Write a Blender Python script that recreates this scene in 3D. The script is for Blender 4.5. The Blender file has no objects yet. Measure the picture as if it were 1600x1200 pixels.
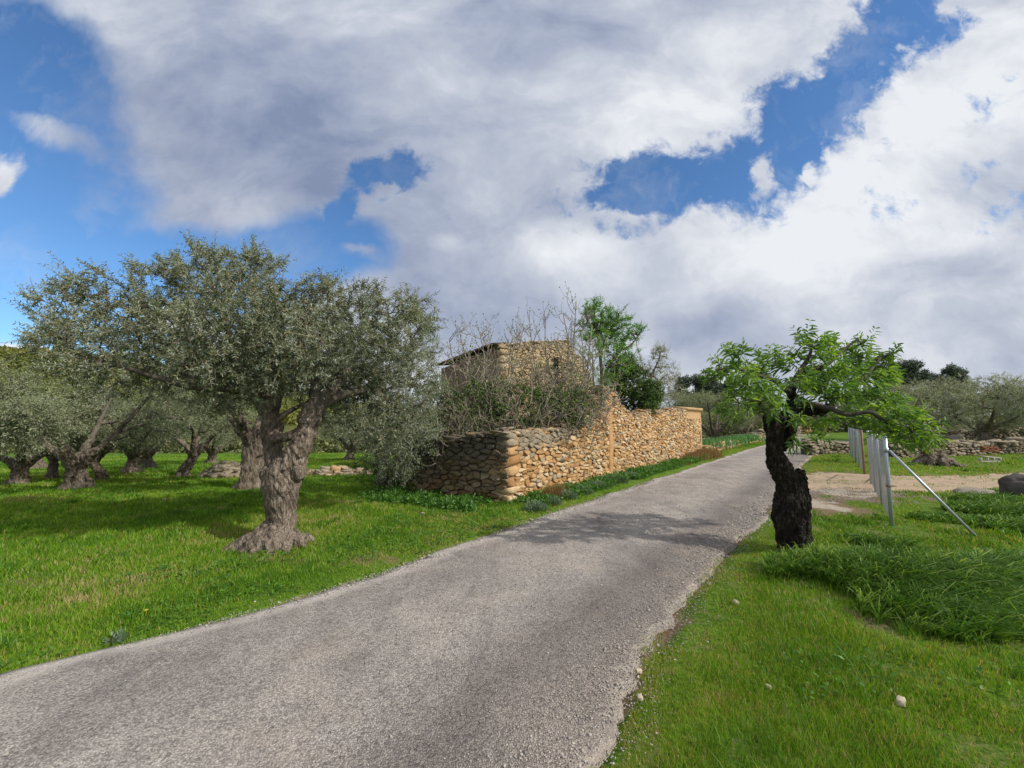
import bpy, math, random
import numpy as np
from math import sin, cos, radians, pi
SC = bpy.context.scene
COL = SC.collection
RS = np.random.RandomState
F = 640.0; TH = radians(5.2); H = 1.65
CT, ST = cos(TH), sin(TH)

# ------------------------------------------------------------------ noise
def _h(ix, iy, iz, seed):
    n = (ix.astype(np.int64) * 374761393 + iy.astype(np.int64) * 668265263 + iz.astype(np.int64) * 2147483647 + seed * 974634777) & 0xffffffff
    n = ((n ^ (n >> 13)) * 1274126177) & 0xffffffff
    n = ((n ^ (n >> 16)) * 2246822519) & 0xffffffff
    return ((n ^ (n >> 15)) & 0xffff) / 65535.0
def vn3(P, s=1.0, seed=0):
    P = np.asarray(P, float) * s
    i = np.floor(P).astype(np.int64); f = P - i; f = f * f * (3 - 2 * f)
    x, y, z = i[..., 0], i[..., 1], i[..., 2]; fx, fy, fz = f[..., 0], f[..., 1], f[..., 2]
    def c(a, b, d): return _h(x + a, y + b, z + d, seed)
    l = lambda a, b, t: a + (b - a) * t
    return l(l(l(c(0,0,0), c(1,0,0), fx), l(c(0,1,0), c(1,1,0), fx), fy),
             l(l(c(0,0,1), c(1,0,1), fx), l(c(0,1,1), c(1,1,1), fx), fy), fz)
def vn2(x, y, s=1.0, seed=0):
    x, y = np.broadcast_arrays(np.asarray(x, float), np.asarray(y, float))
    return vn3(np.stack([x, y, x * 0 + .37], -1), s, seed)
def fbm2(x, y, s=1.0, seed=0, o=4):
    r = 0; a = 1; t = 0
    for k in range(o):
        r = r + a * vn2(x, y, s * 2 ** k, seed + k); t += a; a *= .5
    return r / t
def fbm3(P, s=1.0, seed=0, o=3):
    r = 0; a = 1; t = 0
    for k in range(o):
        r = r + a * vn3(P, s * 2 ** k, seed + k); t += a; a *= .5
    return r / t
def sst(a, b, x):
    t = np.clip((x - a) / (b - a), 0, 1); return t * t * (3 - 2 * t)
def unit(v):
    v = np.asarray(v, float); return v / np.maximum(np.linalg.norm(v, axis=-1, keepdims=True), 1e-9)

# ------------------------------------------------------------------ places
def flatpt(px, py):
    u = (px - 800) / F; v = (600 - py) / F
    dz = ST + v * CT; dy = CT - v * ST
    t = -H / dz
    return (u * t, dy * t)
LE = [flatpt(*p) for p in [(0,1060),(200,1008),(430,945),(600,893),(760,838),(900,790),(1000,757),(1110,722),(1160,705),(1200,694),(1245,685),(1330,677)]]
RE = [flatpt(*p) for p in [(920,1200),(985,1090),(1040,990),(1105,900),(1150,850),(1190,812),(1218,775),(1240,745),(1258,722),(1280,704),(1335,690)]]
def ext(E, s0):
    a = E[0]; E = [(a[0] - 12 * s0, a[1] - 12)] + E
    b = E[-1]; c = E[-2]; return E
LE = ext(LE, .98); RE = ext(RE, .75)
LY = np.array([p[1] for p in LE]); LX = np.array([p[0] for p in LE])
RY = np.array([p[1] for p in RE]); RX = np.array([p[0] for p in RE])
def edgeL(y):
    y = np.asarray(y, float); return np.interp(y, LY, LX)
def edgeR(y):
    y = np.asarray(y, float); return np.interp(y, RY, RX)
def roaddist(x, y):      # > 0 outside the road
    d = np.maximum(edgeL(y) - x, x - edgeR(y)) * .8
    return np.where(y > LY[-1], 5.0, d)
# dirt track: a band that leaves the road on the right and runs to the east
TRK = [flatpt(*p) for p in [(1215,775),(1290,762),(1360,765),(1430,768),(1500,768),(1560,765),(1600,760)]]
TRK2 = [flatpt(*p) for p in [(1250,742),(1290,738),(1360,742),(1430,745),(1500,745),(1560,742),(1600,740)]]
def trackdist(x, y):
    ylo = np.interp(x, [p[0] for p in TRK], [p[1] for p in TRK]); yhi = np.interp(x, [p[0] for p in TRK2], [p[1] for p in TRK2])
    d = np.maximum(ylo - y, y - yhi)
    return np.where(x < edgeR(y) + .0, 5.0, d)
def gz(x, y):
    x = np.asarray(x, float); y = np.asarray(y, float)
    rd = roaddist(x, y)
    left = sst(1.0, 6.0, edgeL(np.clip(y, -10, 45)) - x)
    z = -.045 * np.maximum(0, np.minimum(y, 60) - 9) * left
    m = sst(.0, 1.2, rd)
    tr = sst(0, .6, trackdist(x, y))
    z = z + m * tr * ((fbm2(x, y, .8, 3, 3) - .5) * .10 + (fbm2(x, y, 3., 9, 2) - .5) * .035)
    z = z + .035 * sst(0, .35, rd) * tr
    # low bank under the long grass on the right
    z = z + .12 * np.exp(-(((x - 3.9) / 1.6) ** 2 + ((y - 4.4) / .8) ** 2)) * m
    return z
def G(px, py):
    u = (px - 800) / F; v = (600 - py) / F
    dz = ST + v * CT; dy = CT - v * ST
    t = 1.0; 
    for k in range(60):
        x, y, z = u * t, dy * t, H + dz * t
        g = float(gz(x, y)); e = z - g
        if abs(e) < 1e-4: break
        t += e / max(.05, -dz + .0)*.8
        t = min(max(t, .5), 400)
    return np.array([u * t, dy * t, float(gz(u * t, dy * t))])
def P(px, py, Y):
    u = (px - 800) / F; v = (600 - py) / F
    dz = ST + v * CT; dy = CT - v * ST; t = Y / dy
    return np.array([u * t, Y, H + dz * t])

# ------------------------------------------------------------------ mesh helpers
class MB:
    def __init__(s): s.V = []; s.F = {}; s.n = 0; s.T = []; s.Gr = {}
    def add(s, V, F, tint=None):
        V = np.asarray(V, float).reshape(-1, 3); F = np.asarray(F, np.int64)
        s.V.append(V); s.F.setdefault(F.shape[1], []).append(F + s.n); s.n += len(V)
        if tint is None: tint = 0.5
        s.T.append(np.broadcast_to(np.asarray(tint, float), (len(V),)).copy())
    def addl(s, V, faces, tint=None):
        V = np.asarray(V, float).reshape(-1, 3)
        g = {}
        for f in faces: g.setdefault(len(f), []).append(f)
        for k, fs in g.items(): s.F.setdefault(k, []).append(np.asarray(fs, np.int64) + s.n)
        s.V.append(V); s.n += len(V)
        s.T.append(np.broadcast_to(np.asarray(.5 if tint is None else tint, float), (len(V),)).copy())
    def mesh(s, name, smooth=False):
        me = bpy.data.meshes.new(name)
        V = np.concatenate(s.V); me.vertices.add(len(V)); me.vertices.foreach_set('co', V.astype(np.float32).ravel())
        loops = []; tot = []
        for k, fs in s.F.items():
            f = np.concatenate(fs); loops.append(f.ravel()); tot.append(np.full(len(f), k))
        loops = np.concatenate(loops); tot = np.concatenate(tot)
        st = np.concatenate([[0], np.cumsum(tot)[:-1]])
        me.loops.add(len(loops)); me.loops.foreach_set('vertex_index', loops.astype(np.int32))
        me.polygons.add(len(tot)); me.polygons.foreach_set('loop_start', st.astype(np.int32)); me.polygons.foreach_set('loop_total', tot.astype(np.int32))
        if smooth: me.polygons.foreach_set('use_smooth', np.ones(len(tot), bool))
        if s.Gr:
            g = np.zeros(len(V)); 
            for (i, j), v in s.Gr.items(): g[i:j] = v
            a = me.attributes.new('grey', 'FLOAT', 'POINT'); a.data.foreach_set('value', g.astype(np.float32))
        a = me.attributes.new('tint', 'FLOAT', 'POINT'); a.data.foreach_set('value', np.concatenate(s.T).astype(np.float32))
        me.update(calc_edges=True)
        return me
    def obj(s, name, mat, parent=None, smooth=False, loc=None):
        if loc is not None: s.V = [v - np.asarray(loc) for v in s.V]
        me = s.mesh(name, smooth); me.materials.append(mat)
        o = bpy.data.objects.new(name, me); COL.objects.link(o)
        if parent is not None: o.parent = parent
        elif loc is not None: o.location = loc
        return o
def tag(o, label=None, cat=None, group=None, kind=None):
    if label: o['label'] = label
    if cat: o['category'] = cat
    if group: o['group'] = group
    if kind: o['kind'] = kind
    return o
def thing(name, label, cat, loc, group=None):
    o = bpy.data.objects.new(name, None); COL.objects.link(o); o.location = [float(c) for c in loc]; o.empty_display_size = .2
    return tag(o, label, cat, group)
def dup(root, loc, rz=0, sc=1, label=None, cat=None, group=None):
    r = root.copy(); COL.objects.link(r); r.location = [float(c) for c in loc]; r.rotation_euler = (0, 0, rz)
    r.scale = (sc, sc, sc) if np.isscalar(sc) else sc
    if label: r['label'] = label
    if group: r['group'] = group
    for ch in [o for o in bpy.data.objects if o.parent == root]:
        c = ch.copy(); COL.objects.link(c); c.parent = r
    return r

def frames(Pt):
    T = np.gradient(Pt, axis=0); T = unit(T)
    ref = np.array([.31, .17, .93]) if abs(T[0] @ np.array([.31, .17, .93])) < .85 else np.array([.9, .3, -.2])
    A = np.zeros_like(T); a = unit(np.cross(T[0], ref)); 
    for i in range(len(T)):
        a = a - T[i] * (a @ T[i]); a = unit(a); A[i] = a
    return T, A, np.cross(T, A)
def tube(mb, Pt, R, n=6, cap=True, tint=None):
    Pt = np.asarray(Pt, float); R = np.broadcast_to(np.asarray(R, float), (len(Pt),))
    T, A, B = frames(Pt); th = np.arange(n) * 2 * pi / n
    V = Pt[:, None] + R[:, None, None] * (A[:, None] * np.cos(th)[None, :, None] + B[:, None] * np.sin(th)[None, :, None])
    m = len(Pt); V = V.reshape(-1, 3)
    i = np.arange(m - 1)[:, None] * n; j = np.arange(n)[None]; k = (j + 1) % n
    Fq = np.stack([i + j, i + k, i + n + k, i + n + j], -1).reshape(-1, 4)
    if cap:
        V = np.concatenate([V, Pt[:1] - T[:1] * R[0] * .3, Pt[-1:] + T[-1:] * R[-1] * .3])
        faces = [tuple(f) for f in Fq] if False else None
        c0 = m * n; c1 = c0 + 1; jj = np.arange(n); kk = (jj + 1) % n
        tri = np.concatenate([np.stack([kk, jj, np.full(n, c0)], -1), np.stack([(m - 1) * n + jj, (m - 1) * n + kk, np.full(n, c1)], -1)])
        mb.F.setdefault(3, []).append(tri + mb.n)
    mb.add(V, Fq, tint)
def smoothpath(pts, rad, m=24):
    pts = np.asarray(pts, float); rad = np.asarray(rad, float)
    # Catmull-Rom
    Q = np.concatenate([[2 * pts[0] - pts[1]], pts, [2 * pts[-1] - pts[-2]]]); r = np.concatenate([[rad[0]], rad, [rad[-1]]])
    out = []; ro = []; seg = len(pts) - 1; per = max(2, m // seg)
    for s in range(seg):
        for t in np.arange(per) / per:
            a, b, c, d = Q[s:s + 4]; e, f, g, h = r[s:s + 4]
            out.append(.5 * (2 * b + (c - a) * t + (2 * a - 5 * b + 4 * c - d) * t * t + (3 * b - 3 * c + d - a) * t ** 3))
            ro.append(.5 * (2 * f + (g - e) * t + (2 * e - 5 * f + 4 * g - h) * t * t + (3 * f - 3 * g + h - e) * t ** 3))
    out.append(pts[-1]); ro.append(rad[-1])
    return np.array(out), np.maximum(np.array(ro), .002)
def leafmesh(mb, B, D, L, W, rng, tint, hi=True, fold=.35, droop=.12, sidev=None):
    n = len(B); D = unit(D)
    R = rng.normal(size=(n, 3)) if sidev is None else sidev
    S = unit(np.cross(D, R)); N = np.cross(S, D)
    L = np.broadcast_to(L, (n,))[:, None]; W = np.broadcast_to(W, (n,))[:, None]
    dn = np.array([0, 0, -1.])[None]
    tip = B + D * L + dn * droop * L
    if hi:
        a = B + D * L * .33 + dn * droop * L * .1; b = B + D * L * .68 + dn * droop * L * .45; up = N * fold * W
        V = np.stack([B, a + S * W * .5 + up, b + S * W * .42 + up, tip, b - S * W * .42 + up, a - S * W * .5 + up], 1).reshape(-1, 3)
        o = np.arange(n)[:, None] * 6
        Fq = np.concatenate([o + np.array([[0, 1, 2, 3]]), o + np.array([[0, 3, 4, 5]])])
        k = 6
    else:
        a = B + D * L * .45
        V = np.stack([B, a + S * W * .5, tip, a - S * W * .5], 1).reshape(-1, 3)
        Fq = np.arange(n)[:, None] * 4 + np.array([[0, 1, 2, 3]]); k = 4
    mb.add(V, Fq, np.repeat(np.broadcast_to(tint, (n,)), k))

# ------------------------------------------------------------------ tree growing
def grow(limbs, A, rng, step=.14, sag=.12, r0=.003, rpow=.5, rmax=.06, wig=.10, seedfrom=.3):
    N = np.zeros((400000, 3)); own = np.zeros(400000, np.int32); idx = np.zeros(400000, np.int32); n = 0
    paths = []
    for pts, rad in limbs:
        q = pts[int(len(pts) * seedfrom):]
        N[n:n + len(q)] = q; own[n:n + len(q)] = -1; n += len(q)
    d0 = np.min(np.linalg.norm(A[:, None] - N[None, :n], axis=2), axis=1)
    order = np.argsort(d0 + rng.uniform(0, .15, len(A)))
    tips = []; tdir = []
    for ai in order:
        p1 = A[ai]; D = np.linalg.norm(N[:n] - p1, axis=1)
        j = int(np.argmin(D)); d = D[j]; p0 = N[j]
        if d < .02: continue
        m = max(3, int(d / step) + 2); t = np.linspace(0, 1, m)[:, None]
        c = (p0 + p1) / 2 + np.array([0, 0, -sag * d]) + rng.normal(size=3) * wig * d
        q = p0 * (1 - t) ** 2 + 2 * c * t * (1 - t) + p1 * t * t
        q[1:-1] += rng.normal(size=(m - 2, 3)) * wig * .25 * step
        k = len(paths); paths.append([q, own[j], idx[j], np.ones(m)])
        N[n:n + m - 1] = q[1:]; own[n:n + m - 1] = k; idx[n:n + m - 1] = np.arange(1, m); n += m - 1
        tips.append(p1); tdir.append(unit(q[-1] - q[-2]))
    for k in range(len(paths) - 1, -1, -1):
        q, o, i, c = paths[k]
        if o >= 0: paths[o][3][:i + 1] += c[0]
    mb = MB()
    for q, o, i, c in paths:
        r = np.minimum(r0 * c ** rpow, rmax); r[-1] = r0 * .5
        tube(mb, q, r, 4 if r[0] < .012 else 6, cap=False)
    return mb, np.array(tips), np.array(tdir)
def ellips(rng, C, R, n, shell=.45):
    d = unit(rng.normal(size=(n, 3))); r = rng.uniform(shell ** 3, 1, n) ** (1 / 3)
    return np.asarray(C) + d * r[:, None] * np.asarray(R)
def shoots(mb, T, D, rng, cen, k=2, nl=9, L=(.2, .4), leafL=.06, leafW=.013, up=.35, out=.3, droop=.12, hi=True, twig=None, spread=.45, leafspread=.9, sc=None, tr=.25, curve=-.1):
    n = len(T); T = np.repeat(T, k, 0); D = np.repeat(D, k, 0); N = n * k
    o = unit(T - np.asarray(cen))
    d = unit(D * .6 + o * out + np.array([0, 0, up]) + rng.normal(size=(N, 3)) * spread)
    ln = rng.uniform(L[0], L[1], N)
    st = T - d * ln[:, None] * rng.uniform(.0, .5, N)[:, None]
    tv = rng.uniform(0, 1, N)
    side = unit(np.cross(d, rng.normal(size=(N, 3)))); s2 = np.cross(d, side)
    B = []; Dd = []; Ls = []; Ti = []
    bend = np.array([0, 0, curve])
    for i in range(nl):
        t = (i + .6) / nl
        p = st + d * (ln * t)[:, None] + bend * (ln * t * t)[:, None]
        a = (i % 2) * pi / 2 + rng.normal(size=N) * .3
        for sgn in (1, -1):
            e = side * np.cos(a)[:, None] + s2 * np.sin(a)[:, None]
            dd = d * rng.uniform(.35, .9, N)[:, None] + e * sgn * leafspread + rng.normal(size=(N, 3)) * .22
            B.append(p); Dd.append(dd); Ls.append(leafL * rng.uniform(.7, 1.2, N) * (1 - .35 * t)); Ti.append(np.clip(tv + rng.normal(size=N) * tr, 0, 1))
    B = np.concatenate(B); Dd = np.concatenate(Dd); Ls = np.concatenate(Ls); Ti = np.concatenate(Ti)
    leafmesh(mb, B, Dd, Ls, Ls / leafL * leafW, rng, Ti, hi=hi, droop=droop)
    if twig is not None:
        for a, b, l in zip(st, d, ln):
            q = np.stack([a, a + b * l * .5 + bend * l * .25, a + b * l * .95 + bend * l * .9])
            tube(twig, q, [.0042, .003, .0015], 3, cap=False)

def remesh(mb, voxel, name):
    me = mb.mesh(name); o = bpy.data.objects.new('tmp', me); COL.objects.link(o)
    m = o.modifiers.new('r', 'REMESH'); m.mode = 'VOXEL'; m.voxel_size = voxel
    dg = bpy.context.evaluated_depsgraph_get(); dg.update()
    me2 = bpy.data.meshes.new_from_object(o.evaluated_get(dg), depsgraph=dg)
    bpy.data.objects.remove(o); bpy.data.meshes.remove(me)
    n = len(me2.vertices); V = np.zeros(n * 3, np.float32); me2.vertices.foreach_get('co', V)
    N = np.zeros(n * 3, np.float32); me2.vertices.foreach_get('normal', N)
    me2.name = name
    return me2, V.reshape(-1, 3).astype(float), N.reshape(-1, 3).astype(float)
def set_v(me, V):
    me.vertices.foreach_set('co', V.astype(np.float32).ravel()); me.polygons.foreach_set('use_smooth', np.ones(len(me.polygons), bool)); me.update()
def barkdisp(me, V, N, base, amp=.03, sc=5., seed=1, twist=1.2, holes=True, fine=.006):
    x, y, z = V[:, 0] - base[0], V[:, 1] - base[1], V[:, 2] - base[2]
    a = twist * z; X = x * np.cos(a) - y * np.sin(a); Y = x * np.sin(a) + y * np.cos(a)
    Q = np.stack([X, Y, z * .28], -1)
    r = 1 - np.abs(2 * fbm3(Q, sc, seed, 3) - 1)
    d = (r - .75) * amp * 2
    b = fbm3(V, 5.5, seed + 20, 2); d += (b - .5) * amp * 1.1
    r2 = 1 - np.abs(2 * vn3(Q * [1, 1, .7], sc * 3.3, seed + 11) - 1); d += (r2 - .6) * amp * .55
    if holes:
        h = vn3(np.stack([x, y, z * .7], -1), 9, seed + 40); d -= sst(.80, .92, h) * amp * 1.3
    d += (vn3(Q * [1, 1, .8], 40, seed + 60) - .5) * fine * 2 + (vn3(V, 70, seed + 61) - .5) * fine
    set_v(me, V + N * d[:, None])
# ------------------------------------------------------------------ materials
def lin(r, g, b):
    f = lambda c: (c / 255 / 12.92) if c / 255 <= .04045 else ((c / 255 + .055) / 1.055) ** 2.4
    return (f(r), f(g), f(b), 1)
class NT:
    def __init__(s, name):
        s.m = bpy.data.materials.new(name); s.m.use_nodes = True; s.t = s.m.node_tree; s.t.nodes.clear()
    def n(s, typ, **kw):
        nd = s.t.nodes.new(typ)
        for k, v in kw.items():
            if k == 'ins':
                for a, b in v.items():
                    if isinstance(b, bpy.types.NodeSocket): s.t.links.new(b, nd.inputs[a])
                    else: nd.inputs[a].default_value = b
            else: setattr(nd, k, v)
        return nd
    def l(s, a, b): s.t.links.new(a, b)
    def pos(s): return s.n('ShaderNodeTexCoord').outputs['Object']
    def mapping(s, v, scale=(1, 1, 1), rot=(0, 0, 0)):
        return s.n('ShaderNodeMapping', ins={'Vector': v, 'Scale': scale, 'Rotation': rot}).outputs[0]
    def noise(s, v, scale, detail=4, rough=.6, dist=0):
        return s.n('ShaderNodeTexNoise', ins={'Vector': v, 'Scale': scale, 'Detail': detail, 'Roughness': rough, 'Distortion': dist}).outputs['Fac']
    def ramp(s, f, stops, interp='LINEAR'):
        r = s.n('ShaderNodeValToRGB'); r.color_ramp.interpolation = interp; e = r.color_ramp.elements
        e[0].position, e[0].color = stops[0][0], stops[0][1]; e[1].position, e[1].color = stops[-1][0], stops[-1][1]
        for p, c in stops[1:-1]:
            k = e.new(p); k.color = c
        s.l(f, r.inputs[0]); return r.outputs[0]
    def mix(s, f, a, b, mode='MIX'):
        m = s.n('ShaderNodeMix', data_type='RGBA', blend_type=mode)
        for k, v in ((0, f), (6, a), (7, b)):
            if isinstance(v, bpy.types.NodeSocket): s.l(v, m.inputs[k])
            else: m.inputs[k].default_value = v
        return m.outputs[2]
    def math(s, op, a, b=0.0, c=None, clamp=False):
        m = s.n('ShaderNodeMath', operation=op, use_clamp=clamp)
        for k, v in ((0, a), (1, b), (2, c)):
            if v is None: continue
            if isinstance(v, bpy.types.NodeSocket): s.l(v, m.inputs[k])
            else: m.inputs[k].default_value = v
        return m.outputs[0]
    def attr(s, name='tint'):
        return s.n('ShaderNodeAttribute', attribute_name=name).outputs['Fac']
    def bump(s, h, strength=.5, dist=.02, nrm=None):
        i = {'Height': h, 'Strength': strength, 'Distance': dist}
        if nrm is not None: i['Normal'] = nrm
        return s.n('ShaderNodeBump', ins=i).outputs[0]
    def out(s, col, rough=.8, nrm=None, spec=.3, metal=0, disp=None):
        i = {'Base Color': col, 'Roughness': rough, 'Specular IOR Level': spec, 'Metallic': metal}
        if nrm is not None: i['Normal'] = nrm
        b = s.n('ShaderNodeBsdfPrincipled', ins=i); o = s.n('ShaderNodeOutputMaterial'); s.l(b.outputs[0], o.inputs[0]); return s.m
    def leaf(s, col, rough=.5, trans=.3, tcol=None, spec=.35):
        b = s.n('ShaderNodeBsdfPrincipled', ins={'Base Color': col, 'Roughness': rough, 'Specular IOR Level': spec})
        t = s.n('ShaderNodeBsdfTranslucent', ins={'Color': tcol if tcol is not None else col})
        m = s.n('ShaderNodeMixShader', ins={0: trans}); s.l(b.outputs[0], m.inputs[1]); s.l(t.outputs[0], m.inputs[2])
        o = s.n('ShaderNodeOutputMaterial'); s.l(m.outputs[0], o.inputs[0]); return s.m
def c4(r, g, b): return (r, g, b, 1)

def leafmat(name, stops, back, trans=.3, rough=.5, tmul=(1.3, 1.4, .6), spec=.35):
    t = NT(name); c = t.ramp(t.attr(), stops)
    bf = t.n('ShaderNodeNewGeometry').outputs['Backfacing']
    c2 = t.mix(bf, c, back) if back else c
    tc = t.mix(1.0, c, c4(*tmul), 'MULTIPLY')
    return t.leaf(c2, rough, trans, tc, spec)
M = {}
M['olive'] = leafmat('olive_leaf', [(0, c4(.055, .08, .04)), (.4, c4(.115, .15, .078)), (.8, c4(.18, .22, .115)), (1, c4(.29, .29, .14))], c4(.31, .355, .275), .28, .5)
M['olive_far'] = leafmat('olive_leaf_distant', [(0, c4(.08, .10, .048)), (.5, c4(.165, .195, .095)), (1, c4(.30, .31, .17))], c4(.30, .33, .23), .28, .6)
M['olive_grey'] = leafmat('olive_leaf_grey', [(0, c4(.11, .125, .08)), (.5, c4(.22, .235, .16)), (1, c4(.36, .36, .25))], c4(.4, .41, .33), .28, .6)
M['almond'] = leafmat('almond_leaf', [(0, c4(.05, .12, .022)), (.5, c4(.12, .235, .04)), (1, c4(.24, .36, .07))], c4(.16, .26, .09), .4, .5, (1.6, 1.6, .5))
M['green'] = leafmat('light_green_leaf', [(0, c4(.05, .12, .02)), (.5, c4(.12, .26, .045)), (1, c4(.2, .36, .07))], None, .35, .5)
M['dark'] = leafmat('dark_green_leaf', [(0, c4(.022, .05, .014)), (.5, c4(.055, .11, .022)), (1, c4(.14, .20, .035))], None, .15, .45)
M['bud'] = leafmat('fig_bud', [(0, c4(.1, .15, .04)), (1, c4(.22, .3, .09))], None, .3, .5)
M['pine'] = leafmat('hazed_pine_needles', [(0, c4(.055, .08, .062)), (1, c4(.13, .165, .115))], None, .1, .6)  # distance haze painted into the needles as a lighter, bluish colour
M['wood'] = leafmat('woodland_foliage', [(0, c4(.05, .075, .02)), (.5, c4(.13, .155, .035)), (1, c4(.26, .23, .05))], None, .15, .7)
M['scrub'] = leafmat('scrub_foliage', [(0, c4(.06, .07, .03)), (.5, c4(.13, .15, .06)), (1, c4(.24, .24, .11))], None, .2, .7)
M['lav'] = leafmat('lavender_leaf', [(0, c4(.06, .1, .06)), (.5, c4(.13, .19, .12)), (1, c4(.22, .29, .19))], None, .2, .7)
M['weed'] = leafmat('weed_leaf', [(0, c4(.03, .09, .012)), (.5, c4(.07, .18, .025)), (1, c4(.13, .27, .04))], None, .3, .5)
M['iris'] = leafmat('iris_leaf', [(0, c4(.05, .14, .05)), (1, c4(.14, .3, .11))], None, .3, .5)
M['dry'] = leafmat('dry_grass', [(0, c4(.12, .07, .025)), (1, c4(.34, .2, .08))], None, .2, .7)
M['tall'] = leafmat('long_grass_blade', [(0, c4(.035, .09, .011)), (.5, c4(.085, .19, .02)), (1, c4(.32, .43, .12))], None, .3, .55, (1.5, 1.5, .4), .2)
M['grass'] = leafmat('grass_blade', [(0, c4(.045, .125, .010)), (.35, c4(.11, .245, .015)), (.7, c4(.205, .345, .024)), (.86, c4(.25, .30, .05)), (.93, c4(.36, .29, .13)), (1, c4(.45, .36, .2))], None, .36, .5, (1.5, 1.3, .4), .3)

def barkmat(name, a, b, c, sz=1.0, strength=.7, fiss=.0):
    t = NT(name); p = t.pos(); q = t.mapping(p, (1, 1, .35))
    n1 = t.noise(q, 14 * sz, 6, .65, .8); n2 = t.noise(p, 3 * sz, 3); n3 = t.noise(q, 70 * sz, 3, .6)
    f = t.math('MULTIPLY_ADD', n2, .35, t.math('MULTIPLY', n1, .7))
    col = t.ramp(f, [(.32, a), (.5, b), (.72, c)])
    sp = t.ramp(t.noise(p, 9 * sz, 5, .7), [(.58, c4(0, 0, 0)), (.68, c4(1, 1, 1))])
    col = t.mix(t.math('MULTIPLY', sp, .5), col, tuple(min(1, k * 1.25) for k in c[:3]) + (1,))
    fz = t.n('ShaderNodeTexVoronoi', feature='DISTANCE_TO_EDGE', ins={'Vector': t.n('ShaderNodeVectorMath', operation='ADD', ins={0: t.mapping(p, (1, 1, .16)), 1: t.n('ShaderNodeVectorMath', operation='SCALE', ins={0: t.n('ShaderNodeTexNoise', ins={'Vector': q, 'Scale': 9. * sz, 'Detail': 4.}).outputs['Color'], 'Scale': .10 / sz}).outputs[0]}).outputs[0], 'Scale': 24. * sz}).outputs['Distance']
    fis = t.ramp(fz, [(.0, c4(.28, .26, .25)), (.12, c4(.85, .85, .85)), (.25, c4(1, 1, 1))])
    col = t.mix(fiss, col, fis, 'MULTIPLY')
    kn = t.ramp(t.noise(p, 7 * sz, 3, .5), [(.30, c4(.35, .33, .32)), (.40, c4(1, 1, 1))]); col = t.mix(fiss, col, kn, 'MULTIPLY')
    h = t.math('MULTIPLY_ADD', n3, .35, n1); h = t.math('MULTIPLY_ADD', t.math('MINIMUM', fz, .2), 2.5 * fiss, h)
    return t.out(col, .9, t.bump(h, strength * 1.3, .035), .15)
M['bark'] = barkmat('olive_bark', c4(.055, .044, .034), c4(.18, .145, .113), c4(.38, .32, .26), fiss=.6)
M['barkd'] = barkmat('olive_branch_bark', c4(.045, .038, .03), c4(.10, .085, .068), c4(.19, .165, .13))
M['twig'] = barkmat('olive_twig_bark', c4(.16, .13, .08), c4(.26, .215, .135), c4(.38, .32, .21))
M['bark_al'] = barkmat('almond_bark', c4(.010, .008, .007), c4(.032, .027, .022), c4(.12, .10, .078), 1.7, 1.0, .6)
M['bark_fig'] = barkmat('fig_bark', c4(.11, .09, .07), c4(.24, .205, .16), c4(.44, .40, .33))
M['bark_dark'] = barkmat('dark_bark', c4(.03, .027, .022), c4(.07, .06, .05), c4(.13, .115, .095))  # plain dark brown bark for bushes, almond branches and pine trunks

def stonemat(name, cols, g0=(.14, .115, .08), g1=(.40, .34, .25)):
    t = NT(name); p = t.pos(); tint = t.attr(); cov = t.attr('grey')
    col = t.ramp(tint, cols)
    n1 = t.noise(p, 9, 5, .65); n2 = t.noise(p, 45, 4, .7); n3 = t.noise(p, 1.1, 3)
    col = t.mix(.55, col, t.ramp(n1, [(.3, c4(.45, .43, .42)), (.7, c4(1, 1, 1))]), 'MULTIPLY')
    g = t.math('ADD', cov, t.math('MULTIPLY_ADD', n1, .9, -.45))
    g = t.ramp(g, [(.35, c4(0, 0, 0)), (.7, c4(1, 1, 1))])
    col = t.mix(g, col, t.ramp(n2, [(.3, c4(*g0)), (.7, c4(*g1))]))
    lich = t.ramp(t.noise(p, 16, 5, .7), [(.62, c4(0, 0, 0)), (.70, c4(1, 1, 1))])
    col = t.mix(t.math('MULTIPLY', lich, .25), col, c4(.5, .46, .36))
    h = t.math('MULTIPLY_ADD', n2, .5, n1)
    return t.out(col, .92, t.bump(h, .9, .03), .15)
ochre = [(0, c4(.38, .21, .088)), (.3, c4(.52, .32, .148)), (.6, c4(.64, .44, .235)), (.8, c4(.66, .52, .33)), (.9, c4(.46, .38, .27)), (1, c4(.34, .28, .20))]
M['stone'] = stonemat('ochre_fieldstone', ochre)
gr = [(0, c4(.15, .12, .085)), (.5, c4(.26, .215, .16)), (1, c4(.38, .33, .26))]
M['stone_w'] = stonemat('weathered_shaded_fieldstone', [(0, c4(.2, .12, .06)), (.4, c4(.3, .2, .11)), (.8, c4(.36, .28, .18)), (1, c4(.5, .33, .17))], (.045, .038, .03), (.20, .17, .13))  # dark weathered stone, with the olive's shade also put into the colour
M['stone_grey'] = stonemat('grey_fieldstone', gr)
M['house_stone'] = stonemat('house_stone', [(0, c4(.52, .375, .21)), (.5, c4(.58, .44, .265)), (1, c4(.62, .50, .33))])
def mudmat(name, a, b):
    t = NT(name); p = t.pos(); n = t.noise(p, 6, 6, .65); m = t.noise(p, 60, 3)
    return t.out(t.mix(n, a, b), .95, t.bump(t.math('MULTIPLY_ADD', m, .3, n), .5, .02), .1)
M['mud'] = mudmat('ochre_mortar', c4(.24, .14, .06), c4(.44, .28, .14))
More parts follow.
